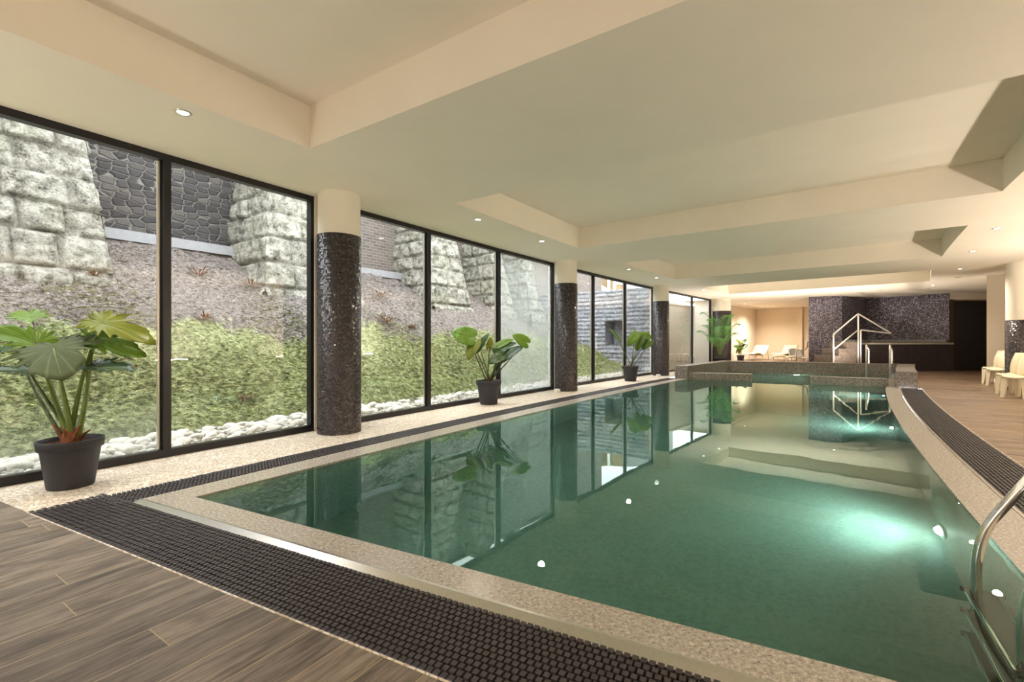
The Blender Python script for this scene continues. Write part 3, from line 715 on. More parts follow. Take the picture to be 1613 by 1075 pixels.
# near ladder
la = Vector((2.27, 2.23, 0)); along = Vector((-.545, -.838, 0)); outw = Vector((.838, -.545, 0))
lad = thing('pool_ladder', 'chrome pool ladder with submerged treads at the right edge', 'ladder', P(1.4, 4.75), kind='thing')
for k in (0, 1):
    b = la+along*.585*k
    mb = MB(); mb.tube(bez([(b+Vector((0, 0, -.95)), 0), (b+Vector((0, 0, .19)), .16), (b+outw*.36+Vector((0, 0, .83)), .2), (b+outw*.80+Vector((0, 0, .80)), .22), (b+outw*.86+Vector((0, 0, .0)), 0)], 10), .0215, 16)
    mb.build('handrail', 'chrome', lad)
for z in (-.22, -.47, -.72):
    mb = MB(); a = la+along*-.03; b = la+along*.615
    for w0, w1, dz in ((-.035, -.02, 0), (-.02, .05, .0), (.05, .062, .012)):
        mb.prism([(a+outw*w0)[:2], (b+outw*w0)[:2], (b+outw*w1)[:2], (a+outw*w1)[:2]], z-.02, z+dz)
    mb.prism([(a+outw*.085)[:2], (b+outw*.085)[:2], (b+outw*.10)[:2], (a+outw*.10)[:2]], z-.02, z)
    tr = mb.build('tread', 'treadgrip', lad)
    m2 = MB(); m2.tube([a+outw*-.03+Vector((0, 0, z)), b+outw*-.03+Vector((0, 0, z))], .012, 8); m2.tube([a+outw*.07+Vector((0, 0, z+.004)), b+outw*.07+Vector((0, 0, z+.004))], .007, 8); m2.build('nosing', 'chrome', tr)
    for p in (a-along*.012, b+along*.012):
        m2 = MB(); m2.box((p+outw*.03+Vector((0, 0, z-.008))), (.03, .16, .034), math.atan2(along.y, along.x)); m2.build('end_cap', 'dkcap', tr, bevel=.006)
# upright handrails over the parapet
def hoop(p, q, label):
    t = thing('handrail', label, 'handrail', (p.x, p.y, 0), 'pair of upright rails at the second basin')
    mb = MB(); mb.tube(bez([(Vector((p.x, p.y, -.9)), 0), (Vector((p.x, p.y, 1.02)), .16), (Vector((q.x, q.y, .86)), .16), (Vector((q.x, q.y, 0)), 0)], 8), .024, 12); mb.build('rail', 'rail', t)
    for c, z in ((q, 0.0),):
        m2 = MB(); m2.lathe([(.024, .02), (.055, .012), (.055, 0)], (c.x, c.y, z), 16); m2.build('foot_flange', 'chrome', t)
h1 = at(1364.5, 570, 14.45); h2 = at(1401.5, 570, 14.0)
hoop(h1, at(1368.6, 560, 16.15), 'chrome upright rail over the parapet, the left one of the pair')
hoop(h2, at(1405.4, 560, 15.6), 'chrome upright rail over the parapet, the right one of the pair')

# raised tub
tub = thing('hot_tub', 'raised tub clad in dark mosaic with a pale rim shelf', 'hot tub', (15.3, 17.6, 0), kind='thing')
mb = MB(); mb.prism([(12.98, 17.55), (16.75, 17.45), (16.78, 17.62), (15.44, 19.76), (13.55, 18.64)], 0, 1.02); mb.build('tub_wall', 'mosaic3', tub)
mb = MB(); mb.prism([(13.25, 17.47), (16.83, 17.37), (16.83, 17.62), (13.25, 17.72)], 1.02, 1.085); mb.build('front_rim', 'rimstone', tub, bevel=.01)
mb = MB(); A = Vector((15.40, 19.72)); B = Vector((16.80, 17.58)); dd = (B-A).normalized(); nn_ = Vector((dd.y, -dd.x))
mb.prism([A, B, B+nn_*-.30*-1, A+nn_*.30], 1.10, 1.20); mb.build('back_shelf', 'kerb', tub)
mb = MB(); mb.prism([(13.6, 18.5), (15.40, 19.6), (15.2, 19.3), (13.8, 18.35)], 1.10, 1.20); mb.build('back_shelf', 'kerb', tub)
# steps
st = thing('tub_steps', 'dark stone steps climbing to the raised tub', 'steps', (12.4, 17.3, 0), kind='thing')
x0 = 11.45
for i in range(4):
    z = .34+.26*i; xa = 11.62+.30*i
    mb = MB(); mb.prism([(xa, 17.05), (12.98, 17.05), (12.98, 18.0), (xa, 18.0)], z-.26 if i else 0, z); mb.build('step', 'darkstone', st)
    m2 = MB(); m2.prism([(xa-.01, 17.04), (xa+.03, 17.04), (xa+.03, 18.0), (xa-.01, 18.0)], z, z+.006); m2.build('nosing', 'kerb', st.children[-1] if False else st)
# stair rail
r = thing('stair_handrail', 'white metal handrail with pointed loop beside the tub steps', 'handrail', at(1313, 575, 16.9)*1.0, kind='thing')
YR = 16.95
def q(px, py): return at(px, py, YR)
b0 = q(1313, 570); b0.z = .0
mb = MB(); mb.tube(bez([(b0, 0), (q(1313, 527), .05), (q(1352, 494.5), .06), (q(1405, 526), .10), (q(1356, 520), .05), (Vector((q(1356, 520).x, YR, .0)), 0)], 6), .026, 12); mb.build('top_rail', 'rail', r)
mb = MB(); mb.tube([q(1313, 551), q(1352, 520)], .024, 12); mb.build('middle_rail', 'rail', r)
mb = MB(); mb.tube([q(1352, 495.5), Vector((q(1352, 520).x, YR, 0))], .026, 12); mb.build('post', 'rail', r)
# curved grab bar on the mosaic wall's edge
mb = MB(); mb.tube(bez([(at(1254, 552, 19.9), 0), (at(1266, 551.5, 19.7), .12), (at(1271.5, 548, 19.5), .1), (at(1272, 539, 19.3), 0)], 6), .028, 10)
mb.tube([at(1254, 552, 19.9), Vector((at(1254, 552, 19.9).x, 19.9, 0))], .022, 8)
mb.tube([at(1272, 539, 19.3), Vector((mw[0].x, mw[0].y, 1.11))], .022, 8)
tag(mb.build('grab_bar', 'chrome'), 'curved chrome grab bar at the left edge of the mosaic wall', 'grab bar', kind='thing')
# small white boxes at the foot of two columns
for (px, py, w), lab in (((877.5, 616.5, .11), 'small white box on the floor left of the second column'), ((1037, 592, .11), 'small white box on the floor left of the third column')):
    Y = 826.4/(py+1.5-537.5); p = at(px, py, Y); p.z = .035
    MBo = MB().box(p, (w, .10, .07), .6).build('floor_box', 'white', bevel=.008); tag(MBo, lab, 'box', kind='thing')

# ================================================================== CEILING LAMPS
def lamp_proto(c, label, watts):
    t = thing('downlight', label, 'ceiling light', c, 'recessed ceiling downlights')
    mb = MB(); mb.lathe([(.0, -.004), (.040, -.004), (.042, 0)], n=20); mb.build('lens', 'lamp', t).location = (0, 0, 0)
    mb = MB(); mb.lathe([(.042, -.002), (.046, -.008), (.058, -.006), (.062, 0)], n=24); mb.build('trim_ring', 'steel', t).location = (0, 0, 0)
    add_spot(t, watts); return t
def add_spot(t, watts, size=150):
    ld = bpy.data.lights.new('lamp_beam', 'SPOT'); ld.energy = watts; ld.color = (1, .87, .70); ld.spot_size = math.radians(size); ld.spot_blend = 1.0; ld.shadow_soft_size = .06
    lo = bpy.data.objects.new('lamp_beam', ld); COL.objects.link(lo); lo.parent = t; lo.location = (0, 0, -.03); lo['kind'] = 'helper'
lamps = [
 (.13, -.45, 'recessed downlight above the nearest window by the deep coffer corner'), (4.0, -.48, 'recessed downlight above the window behind the second potted plant'),
 (5.84, -.48, 'recessed downlight above the misted pane'), (9.96, -.5, 'recessed downlight above the left pane of the third window'),
 (11.9, -.5, 'recessed downlight above the right panes of the third window'), (16.08, -.46, 'recessed downlight above the left pane of the farthest window'),
 (17.66, -.4, 'recessed downlight just before the far column and palm'),
 (9.58, 6.03, 'recessed downlight on the right nearest the camera'), (12.14, 6.05, 'second recessed downlight along the right side'),
 (15.35, 6.12, 'third recessed downlight along the right side, before the cream pier'),
 (19.9, 5.7, 'recessed downlight in front of the slatted doors'), (20.46, 2.92, 'recessed downlight above the left mosaic panel'),
 (23.6, -1.2, 'recessed downlight in the lounge near the far column'), (26.2, -.9, 'recessed downlight in the lounge nearest its end wall'),
 (-1.9, -.45, 'recessed downlight over the window side behind the camera'), (-1.0, 6.0, 'recessed downlight over the right deck beside the ladder'), (3.4, 6.05, 'recessed downlight over the right deck past the ladder'),
 (6.4, 6.05, 'recessed downlight over the right deck halfway along the pool'), (-5.5, 2.0, 'recessed downlight over the deck behind the camera'),
]
proto = None
for s, o, lab in lamps:
    c = P(s, o, H); w = DL*(5.5 if s > 21 else 3.0 if s == 15.35 else 1.0)
    if proto is None: proto = lamp_proto(c, lab, w)
    else:
        t = copy_tree(proto, c, label=lab)
        for ch in t.children:
            if ch.type == 'LIGHT': ch.data = ch.data.copy(); ch.data.energy = w*(.3 if s in (19.9, 20.46) else 1)
for s, o, lab in ((17.6, 6.2, 'unlit round ceiling vent before the cream pier'), (21.0, 3.63, 'small round ceiling vent above the mosaic corner'), (20.45, 4.3, 'small ceiling vent left of the mosaic tub light'), (20.84, 5.59, 'small dark ceiling vent near the doors')):
    c = P(s, o, H); t = thing('ceiling_vent', lab, 'vent', c, 'round ceiling vents')
    mb = MB(); mb.lathe([(0, -.004), (.05, -.004), (.075, -.012), (.085, 0)], n=20); mb.build('vent_ring', 'lampoff', t).location = (0, 0, 0)
# unseen fill lights added on the right and back walls to brighten the ceiling
def ceiling_fill(c, rz, label, watts):
    t = thing('wall_fill_light', label, 'fill light', c, 'added ceiling fill lights on the walls')
    mb = MB(); mb.grid(lambda u, v: (Vector(((u-.5)*.5, (.02+.14*math.sin(v*PI/2))*(1-abs(2*u-1)**3*.6), -.16+.16*v)), (u, v)), 12, 8); mb.build('bowl', 'white', t).location = (0, 0, 0)
    ld = bpy.data.lights.new('ceiling_fill', 'AREA'); ld.shape = 'RECTANGLE'; ld.size = .46; ld.size_y = .12; ld.energy = watts; ld.color = (1, .89, .75)
    lo = bpy.data.objects.new('ceiling_fill', ld); COL.objects.link(lo); lo.parent = t; lo.location = (0, .10, -.01); lo.rotation_euler = (PI-.15, 0, 0); lo['kind'] = 'helper'
    t.rotation_euler.z = rz
for s, lab in ((-6.0, 'added fill light on the right wall at the near corner'), (-2.5, 'added fill light on the right wall behind the ladder'), (1.0, 'added fill light on the right wall beside the near deck'), (4.5, 'added fill light on the right wall past the ladder'), (8.0, 'added fill light on the right wall short of the chairs'), (11.5, 'added fill light on the right wall by the chairs')):
    ceiling_fill(P(s, 8.58, .62), ang(s)+0.0, lab, FILLW*(.38 if s < 2 else .66))
for o, lab in ((0.0, 'added wall fill light behind the camera near the windows'), (2.6, 'added fill light in the middle of the wall behind the camera'), (5.4, 'added wall fill light behind the camera on the right')):
    ceiling_fill(P(-8.85, o, .62), ang(-8.9)-PI/2, lab, FILLW*.12)

def floor_fill(c, label, watts):  # upward fill light out of sight, added to brighten the ceiling
    t = thing('floor_fill_light', label, 'floor light', c, 'added ceiling fill lights standing on the floor')
    mb = MB(); mb.lathe([(0, 0), (.10, 0), (.11, .02), (.13, .12), (.125, .12), (.10, .03), (0, .03)], n=24); mb.build('housing', 'white', t).location = (0, 0, 0)
    ld = bpy.data.lights.new('ceiling_fill', 'AREA'); ld.shape = 'DISK'; ld.size = .18; ld.energy = watts; ld.color = (1, .89, .75)
    lo = bpy.data.objects.new('ceiling_fill', ld); COL.objects.link(lo); lo.parent = t; lo.location = (0, 0, .10); lo.rotation_euler = (PI, 0, 0); lo['kind'] = 'helper'
for s, o, k, lab in ((-2.3, -1.15, .12, 'added floor fill light by the nearest window, beside the camera'), (-3.9, -1.1, .12, 'added floor fill light at the pier behind the camera'), (-4.5, 3.0, .10, 'added floor fill light on the deck behind the camera'),
                     (18.45, .9, .65, 'added floor fill light hidden behind the left of the parapet'), (19.05, 3.6, .6, 'added floor fill light hidden behind the right of the parapet')):
    floor_fill(P(s, o, 0), lab, FILLW*k)

# ================================================================== PLANTS
def pot(t, c, r, h, rb):
    mb = MB(); mb.lathe([(0, .0), (rb, 0), (rb+.004, .006), (r*.885, h*.80), (r*.90, h*.81), (r*.97, h*.815), (r, h*.99), (r*.985, h), (r*.94, h), (r*.93, h*.9), (r*.88, h*.85)], c, 48); o = mb.build('pot', 'pot', t)
    mb = MB(); n = 40
    mb.grid(lambda u, v: (Vector((c[0]+r*.92*v*math.cos(2*PI*u), c[1]+r*.92*v*math.sin(2*PI*u), c[2]+h*.91+.012*noise.noise((v*8*math.cos(2*PI*u), v*8*math.sin(2*PI*u), c[0])))), (u, v)), n, 8); mb.build('soil', 'soil', t)
HEART = [(0, 1.0), (12, .90), (30, .72), (55, .60), (85, .54), (115, .54), (140, .56), (158, .50), (170, .30), (180, .14)]
def prof(a):
    a = abs(math.degrees(a))
    for (a0, r0), (a1, r1) in zip(HEART[:-1], HEART[1:]):
        if a <= a1: k = (a-a0)/(a1-a0); return r0+(r1-r0)*k
    return HEART[-1][1]
def leaf(t, base, tip, nrm, width, mat, droop=.15, fold=.18, split=0.0, ruffle=.03, thick=.0012, nlobe=9):
    """heart-shaped blade: stalk joins at base, blade runs to tip, nrm is the way its upper side faces"""
    base = Vector(base); tip = Vector(tip); ax = tip-base; Ln = ax.length; ax.normalize()
    nrm = Vector(nrm); nrm = (nrm-ax*nrm.dot(ax)).normalized(); sd = ax.cross(nrm)
    NA, NR = (96 if split else 48), 7
    V = []; UV = []; F = []
    for j in range(NR+1):
        for i in range(NA+1):
            a = -PI+2*PI*i/NA; r = prof(a)
            if split:
                ph = abs(a)/PI*nlobe; k = abs((ph % 1)-.5)*2; cut = split*min(1, max(0, (abs(math.degrees(a))-8)/25)); r *= 1-cut*(1-k)**.8*(j/NR)**2.5*(1 if abs(math.degrees(a)) < 165 else 0)
            r *= j/NR; x = r*math.sin(a)*width/1.06/Ln*1.0; y = r*math.cos(a)
            z = fold*abs(x)-droop*(y*y if y > 0 else y*y*.6)-.25*x*x+ruffle*math.sin(a*nlobe)*(j/NR)**2
            V.append(base+ax*(y*Ln)+sd*(x*Ln)+nrm*(z*Ln)); UV.append(((a/PI+1)/2, j/NR))
    for j in range(NR):
        for i in range(NA): F.append((j*(NA+1)+i, j*(NA+1)+i+1, (j+1)*(NA+1)+i+1, (j+1)*(NA+1)+i))
    mb = MB(); mb.mesh(V, F, True, UV); o = mb.build('leaf', mat, t)
    so = o.modifiers.new('s', 'SOLIDIFY'); so.thickness = thick
    m2 = MB(); m2.tube([base+ax*(Ln*y)+nrm*((-droop*y*y)*Ln+.001) for y in np.linspace(0, .93, 8)], [.006*Ln*2*(1-.8*k/7) for k in range(8)], 6); m2.build('midrib', 'stem', o)
    return o
def stalk(t, a, b, r0, r1, bend=(0, 0, 0), mat='stem', name='stalk'):
    a, b, bend = Vector(a), Vector(b), Vector(bend); n = 12
    pts = [a*(1-k/n)+b*(k/n)+bend*math.sin(PI*k/n) for k in range(n+1)]
    mb = MB(); mb.tube(pts, [r0+(r1-r0)*(k/n)**.6 for k in range(n+1)], 8); return mb.build(name, mat, t)

# --- plant 1, the big split-leaved one
c = Vector((-3.50, 3.62, 0)); p1 = thing('potted_plant', 'large split-leaf plant in a charcoal pot by the nearest window', 'plant', c)
pot(p1, c, .205, .375, .138); Y0 = 3.62
root = Vector((c.x, c.y, .34))
def k1(px, py, dy=0.0): return at(px, py, Y0+dy)
F_ = Vector((.35, -.93, .1))
leafs1 = [ # base px, dy, tip px, dy, normal, width, mat
 ((84, 549), -.12, (92, 586), -.36, (.15, -.55, .8), .62, 'leaf_olive', .20, .22),
 ((58, 541), .02, (-16, 512), -.12, (.1, -.62, .75), .36, 'leaf_bright', .2, .25),
 ((50, 500), .22, (6, 488), .26, (.2, -.5, .8), .26, 'leaf_bright', .2, .25),
 ((160, 508), .05, (238, 528), .02, (.05, -.62, .78), .34, 'leaf_yellow', .25, .2),
 ((148, 533), .05, (222, 556), -.02, (.1, -.8, .5), .27, 'leaf_bright', .15, .22),
 ((137, 580), -.02, (208, 576), -.1, (.1, -.3, .9), .36, 'leaf_dark', .12, .25),
 ((46, 585), -.06, (-22, 580), -.2, (0, -.3, .9), .34, 'leaf_dark', .12, .25),
 ((22, 545), .12, (-30, 556), .1, (.1, -.5, .8), .26, 'leaf_dark', .2, .2),
]
for (b, db, tp, dt, nr, w, m_, dr, fo) in leafs1:
    B = k1(*b, db); leaf(p1, B, k1(*tp, dt), nr, w, m_, dr, fo, .50, .025)
for (px, py, dy, r0, bx, m_) in ((46, 585, -.06, .020, -.03, 'stemd'), (84, 549, -.12, .024, .0, 'stem'), (58, 541, .02, .022, -.02, 'stem'), (50, 500, .22, .014, -.02, 'stemd'), (160, 508, .05, .020, -.03, 'stem'), (148, 533, .05, .018, .01, 'stem'), (137, 580, -.02, .022, .03, 'stem'), (22, 545, .12, .016, -.03, 'stemd')):
    stalk(p1, root+Vector((random.uniform(-.04, .04), random.uniform(-.03, .03), 0)), k1(px, py, dy), r0*1.25, .007, (bx, 0, .02), m_)
for a, l in ((-2.4, .16), (-.6, .15), (-1.5, .13), (2.6, .12), (.4, .10)):
    stalk(p1, root+Vector((.03*math.cos(a), .03*math.sin(a), -.01)), root+Vector((.14*math.cos(a), .07*math.sin(a), l)), .022, .006, (0, 0, .015), 'bark', 'leaf_sheath')
mb = MB(); mb.lathe([(.055, -.01), (.062, .03), (.05, .08), (.03, .12), (0, .13)], root, 14); mb.build('trunk', 'bark', p1)

# --- plants 2 and 3, round-leaved
def ear_plant(c, r, h, rb, label, Y, base, leaves, stems_mat):
    t = thing('potted_plant', label, 'plant', c); pot(t, c, r, h, rb)
    root = Vector((c[0], c[1], h*.9))
    for (b, db, tp, dt, nr, w, m_) in leaves:
        B = at(*b, Y+db); leaf(t, B, at(*tp, Y+dt), nr, w, m_, .12, .14, 0, .006)
        stalk(t, root+Vector((random.uniform(-.05, .05), random.uniform(-.04, .04), 0)), B, .016, .006, ((c[0]-B.x)*-.10, 0, .05), stems_mat)
    for a in (2.7, .3, -1.4):
        stalk(t, root+Vector((.03*math.cos(a), .03*math.sin(a), 0)), root+Vector((.10*math.cos(a), .06*math.sin(a), .16)), .016, .003, (0, 0, .01), 'bark', 'leaf_sheath')
    return t
c2 = (-.425, 8.32, 0)
ear_plant(c2, .232, .432, .152, 'round-leaved potted plant standing before the misted pane', 8.32, None, [
 ((739, 530), -.05, (712, 522), -.12, (.2, -.8, .55), .40, 'leaf_bright'),
 ((747, 543), -.10, (736, 567), -.20, (-.4, -.85, .3), .26, 'leaf_yellow'),
 ((755, 546), .05, (769, 524), .02, (-.6, -.75, .3), .17, 'leaf_dark'),
 ((771, 545), .10, (774, 531), .12, (.3, -.85, .3), .12, 'leaf_yellow'),
 ((788, 562), -.15, (768, 572), -.24, (.1, -.8, .6), .22, 'leaf_dark'),
 ((788, 560), -.06, (776, 547), -.10, (.5, -.8, .3), .20, 'leaf_dark'),
 ((790, 548), .10, (813, 538), .12, (-.1, -.6, .8), .20, 'leaf_dark'),
 ((788, 543), .16, (808, 533), .2, (-.2, -.6, .8), .2, 'leaf_bright'),
 ((826, 538), .02, (808, 527), -.02, (.1, -.75, .6), .27, 'leaf_bright'),
 ((797, 561), -.02, (824, 543), -.06, (-.1, -.6, .8), .27, 'leaf_dark')], 'stemd')
c3 = (3.40, 13.10, 0)
ear_plant(c3, .238, .432, .155, 'round-leaved potted plant in front of the grey annex wall, third from near', 13.10, None, [
 ((973, 532), .0, (961, 517), -.05, (.55, -.55, .6), .26, 'leaf_mid'),
 ((1000, 529), -.08, (988, 545), -.15, (-.3, -.9, .3), .28, 'leaf_bright'),
 ((1008, 534), .05, (1000, 551), -.05, (-.5, -.75, .4), .20, 'leaf_yellow'),
 ((1012, 535), -.05, (1003, 553), -.10, (-.4, -.85, .3), .18, 'leaf_mid'),
 ((1020, 532), .08, (1010, 524), .05, (.0, -.85, .5), .30, 'leaf_bright'),
 ((1022, 539), -.02, (1011, 550), -.05, (-.4, -.85, .25), .27, 'leaf_mid')], 'stemd')
# --- small far plant on the lounge floor
c4_ = at(1166.5, 560, 23.5); c4_ = (c4_.x, 23.5, .12)
ear_plant(c4_, .19, .30, .14, 'small potted plant on the floor left of the beige loungers', 23.5, None, [
 ((1167, 542), 0, (1159, 534), 0, (.3, -.8, .5), .24, 'leaf_yellow'), ((1168, 541), 0, (1176, 534), 0, (-.2, -.7, .7), .22, 'leaf_dark'),
 ((1165, 548), 0, (1156, 545), -.1, (.2, -.8, .5), .26, 'leaf_mid'), ((1168, 547), 0, (1178, 543), -.1, (-.2, -.8, .5), .28, 'leaf_dark'), ((1164, 552), 0, (1170, 540), -.1, (0, -.9, .3), .24, 'leaf_yellow')], 'stem')
# --- palm
cp = (9.00, 19.75, 0); palm = thing('potted_palm', 'tall feathery palm in a black pot before the far column', 'plant', cp); pot(palm, cp, .27, .45, .20)
for i in range(13):
    a = i*2.4+.3; reach = .40+.45*random.random(); top = .95+1.45*(1-(i/13)**1.2)*random.uniform(.8, 1.05)
    base = Vector((cp[0]+.05*math.cos(a), cp[1]+.05*math.sin(a), .42)); dirv = Vector((math.cos(a), math.sin(a), 0))
    pts = []
    for k in range(15):
        u = k/14; pts.append(base+dirv*(reach*u**1.5)+Vector((0, 0, top*(1.25*u-.42*u**3.2))))
    mb = MB(); mb.tube(pts, [.010*(1-.8*k/14) for k in range(15)], 5); fr = mb.build('frond_stalk', 'stem', palm)
    mb = MB(); sidev = Vector((-dirv.y, dirv.x, 0))
    for k in range(20):
        u = .36+.64*k/19; idx = u*14; i0 = min(13, int(idx)); p = pts[i0].lerp(pts[i0+1], idx-i0); tg = (pts[i0+1]-pts[i0]).normalized()
        ln = .34*math.sin(PI*(.22+.70*(k/19)))+.04
        for sg in (-1, 1):
            dv = (tg*.62+sidev*sg*.85+Vector((0, 0, -.12))).normalized(); wv = tg.cross(dv).cross(dv).normalized()*.012
            ln *= 1.2; m1 = p+dv*ln*.5+Vector((0, 0, -.02)); e1 = p+dv*ln+Vector((0, 0, -.09))
            mb.face([p, m1+wv, e1, m1-wv], [(0, 0), (.1, .5), (.05, 1), (0, .5)], True)
    mb.build('leaflets', 'leaf_palm', fr)

# ================================================================== FURNITURE
def chair_proto(label, loc, rz):
    """armless moulded plastic chair; faces +y, seat .44 high"""
    t = thing('plastic_chair', label, 'chair', loc, 'cream plastic chairs on the right deck'); t.rotation_euler.z = rz
    w = .185
    def seat(u, v):
        y = .22-v*.41; x = (u-.5)*2*w*(1-.10*v)
        z = .425+.022*math.cos((u-.5)*2*PI*.5)*-1-.03*max(0, (.12-v)/.12)**2+.018*math.sin(v*PI)*-1
        return Vector((x, y, z+.03)), (u, v)
    def back(u, v):
        y = -.19-.13*v**1.6-.05*math.sin(v*PI)*-.6; x = (u-.5)*2*w*(.92-.10*v+.04*math.sin(v*PI)); z = .44+.45*v
        return Vector((x, y-.05*(1-(2*u-1)**2), z)), (u, v)
    for nm, fn, th in (('seat', seat, .022), ('backrest', back, .018)):
        mb = MB(); mb.grid(fn, 14, 12, skip=(lambda u, v: .47 < u < .53 and .22 < v < .85) if nm == 'backrest' else None); o = mb.build(nm, 'plastic', t, loc); o.location = (0, 0, 0)
        m_ = o.data
        for vtx in m_.vertices: vtx.co += Vector(loc)
        s_ = o.modifiers.new('s', 'SOLIDIFY'); s_.thickness = th; s_.offset = 0
    def leg(x0, y0, x1, y1, ztop):
        mb = MB(); n = 8
        V = []; F = []
        for k in range(n+1):
            u = k/n; z = ztop*(1-u); cx_, cy_ = x0+(x1-x0)*u**1.4, y0+(y1-y0)*u**1.4; wd = .052*(1-.5*u); dp = .045*(1-.45*u)
            V += [(cx_-wd, cy_-dp, z), (cx_+wd, cy_-dp, z), (cx_+wd, cy_+dp, z), (cx_-wd, cy_+dp, z)]
        for k in range(n):
            for j in range(4): F.append((4*k+j, 4*k+(j+1) % 4, 4*k+4+(j+1) % 4, 4*k+4+j)[::-1])
        F += [(0, 1, 2, 3), tuple(4*n+j for j in (3, 2, 1, 0))]
        mb.mesh(V, F, False); o = mb.build('leg', 'plastic', t, bevel=.008); o.location = (0, 0, 0)
    for sx in (-1, 1): leg(sx*.155, .16, sx*.175, .20, .44); leg(sx*.15, -.17, sx*.17, -.23, .45)
    mb = MB(); mb.box((0, .19, .41), (.30, .02, .05)); mb.box((.165, 0, .41), (.02, .34, .05)); mb.box((-.165, 0, .41), (.02, .34, .05)); o = mb.build('seat_apron', 'plastic', t, bevel=.006); o.location = (0, 0, 0)
    return t
def chrot(s): return ang(s)-0.0
# chairs face the pool: local +y -> -N (towards smaller o)
spots = [((12.96, 12.20), 'cream plastic chair farthest along the right deck, against the pier'), ((12.40, 11.55), 'cream plastic chair second from the far end, before the pier'),
         ((10.73, 9.75), 'cream plastic chair beside the column with low mosaic base'), ((10.20, 9.15), 'cream plastic chair nearest the camera on the right deck')]
pc = None
for (x, y), lab in spots:
    loc = Vector((x, y, 0)); rz = math.radians(104)
    if pc is None: pc = chair_proto(lab, loc, rz)
    else: copy_tree(pc, loc, rz, lab)
loc = Vector((11.75, 10.60-.02, 0)); loc = Vector((11.42, 10.55, 0))
def stool(loc, label, rz, w=.42, h=.36, group='low plastic stools'):
    t = thing('plastic_stool', label, 'stool', loc, group); t.rotation_euler.z = rz
    mb = MB(); mb.grid(lambda u, v: (Vector(((u-.5)*w, (v-.5)*w*.9, h-.06*(abs(2*u-1)**4+abs(2*v-1)**4))), (u, v)), 12, 12); o = mb.build('top', 'plastic', t); o.location = (0, 0, 0); o.modifiers.new('s', 'SOLIDIFY').thickness = .03
    for sx in (-1, 1):
        for sy in (-1, 1):
            mb = MB(); mb.tube([(sx*w*.42, sy*w*.38, h-.07), (sx*w*.47, sy*w*.42, 0)], [.035, .022], 8); o = mb.build('leg', 'plastic', t); o.location = (0, 0, 0)
stool(loc, 'low cream plastic stool between the two pairs of chairs', ang(14.5), .36, .33)

# wave loungers
def lounger(loc, rz, label, first=None):
    if first: return copy_tree(first, loc, rz, label)
    t = thing('wave_lounger', label, 'sun lounger', loc, 'beige wave loungers in the lounge corner'); t.rotation_euler.z = rz
    prof_ = [(-.92, .36), (-.72, .38), (-.45, .40), (-.18, .38), (.02, .31), (.16, .28), (.30, .33), (.50, .50), (.72, .72), (.80, .80)]
    xs = [a for a, b in prof_]
    def fn(u, v):
        k = u*(len(prof_)-1); i = min(len(prof_)-2, int(k)); f = k-i
        f2 = f; p = [prof_[max(0, min(len(prof_)-1, i+d))] for d in (-1, 0, 1, 2)]
        def cr(a, b, c_, d_): return .5*((2*b)+(-a+c_)*f2+(2*a-5*b+4*c_-d_)*f2*f2+(-a+3*b-3*c_+d_)*f2**3)
        return Vector((cr(*[q_[0] for q_ in p]), (v-.5)*.66, cr(*[q_[1] for q_ in p]))), (u, v)
    mb = MB(); mb.grid(fn, 36, 6); o = mb.build('sling', 'lounge', t); o.location = (0, 0, 0); o.modifiers.new('s', 'SOLIDIFY').thickness = .03
    for y in (-.34, .34):
        mb = MB(); mb.tube([fn(k/24, .5)[0]+Vector((0, y, -.012)) for k in range(25)], .018, 8); o = mb.build('side_rail', 'steel', t); o.location = (0, 0, 0)
        for x0, z0, x1 in ((-.62, .38, -.80), (.10, .29, -.10), (.62, .60, .80)):
            mb = MB(); mb.tube([(x0, y, z0), (x1, y, 0)], .014, 8); o = mb.build('leg', 'steel', t); o.location = (0, 0, 0)
    return t
lA = at(1190, 560, 24.6); lB = at(1236, 560, 23.6)
l1 = lounger((lA.x, 24.6, .12), math.radians(38), 'beige wave lounger next to the small potted plant')
lounger((lB.x+.25, 24.0, .12), math.radians(38), 'beige wave lounger nearer the mosaic wall, behind white stool', l1)
p = at(1228, 560, 20.9); stool((p.x, 20.9, 0), 'cream plastic stool in front of the loungers, left one', -.5, .62, .52, 'plastic stools before the loungers')
p = at(1252, 560, 20.2); stool((p.x, 20.3, 0), 'cream plastic stool beside the mosaic wall, right one', -.5, .60, .50, 'plastic stools before the loungers')
# pale moulded chair back by the mosaic wall
p = at(1260, 555, 20.9); t = thing('lounge_chair', 'pale moulded chair with high back at the edge of the mosaic wall', 'chair', (p.x, 20.9, 0))
mb = MB(); mb.grid(lambda u, v: (Vector((p.x+(u-.5)*.62, 21.15+.25*v+.12*(2*u-1)**2*-1, .40+.42*v-.10*abs(2*u-1)**3)), (u, v)), 12, 10); mb.build('backrest', 'white', t).modifiers.new('s', 'SOLIDIFY').thickness = .03
mb = MB(); mb.grid(lambda u, v: (Vector((p.x+(u-.5)*.62, 20.65+.5*v, .40-.03*math.sin(u*PI))), (u, v)), 10, 6); mb.build('seat', 'white', t).modifiers.new('s', 'SOLIDIFY').thickness = .03
for sx in (-.28, .28):
    for yy in (20.7, 21.1): MB().tube([(p.x+sx, yy, .40), (p.x+sx*1.1, yy, 0)], .022, 8).build('leg', 'white', t)

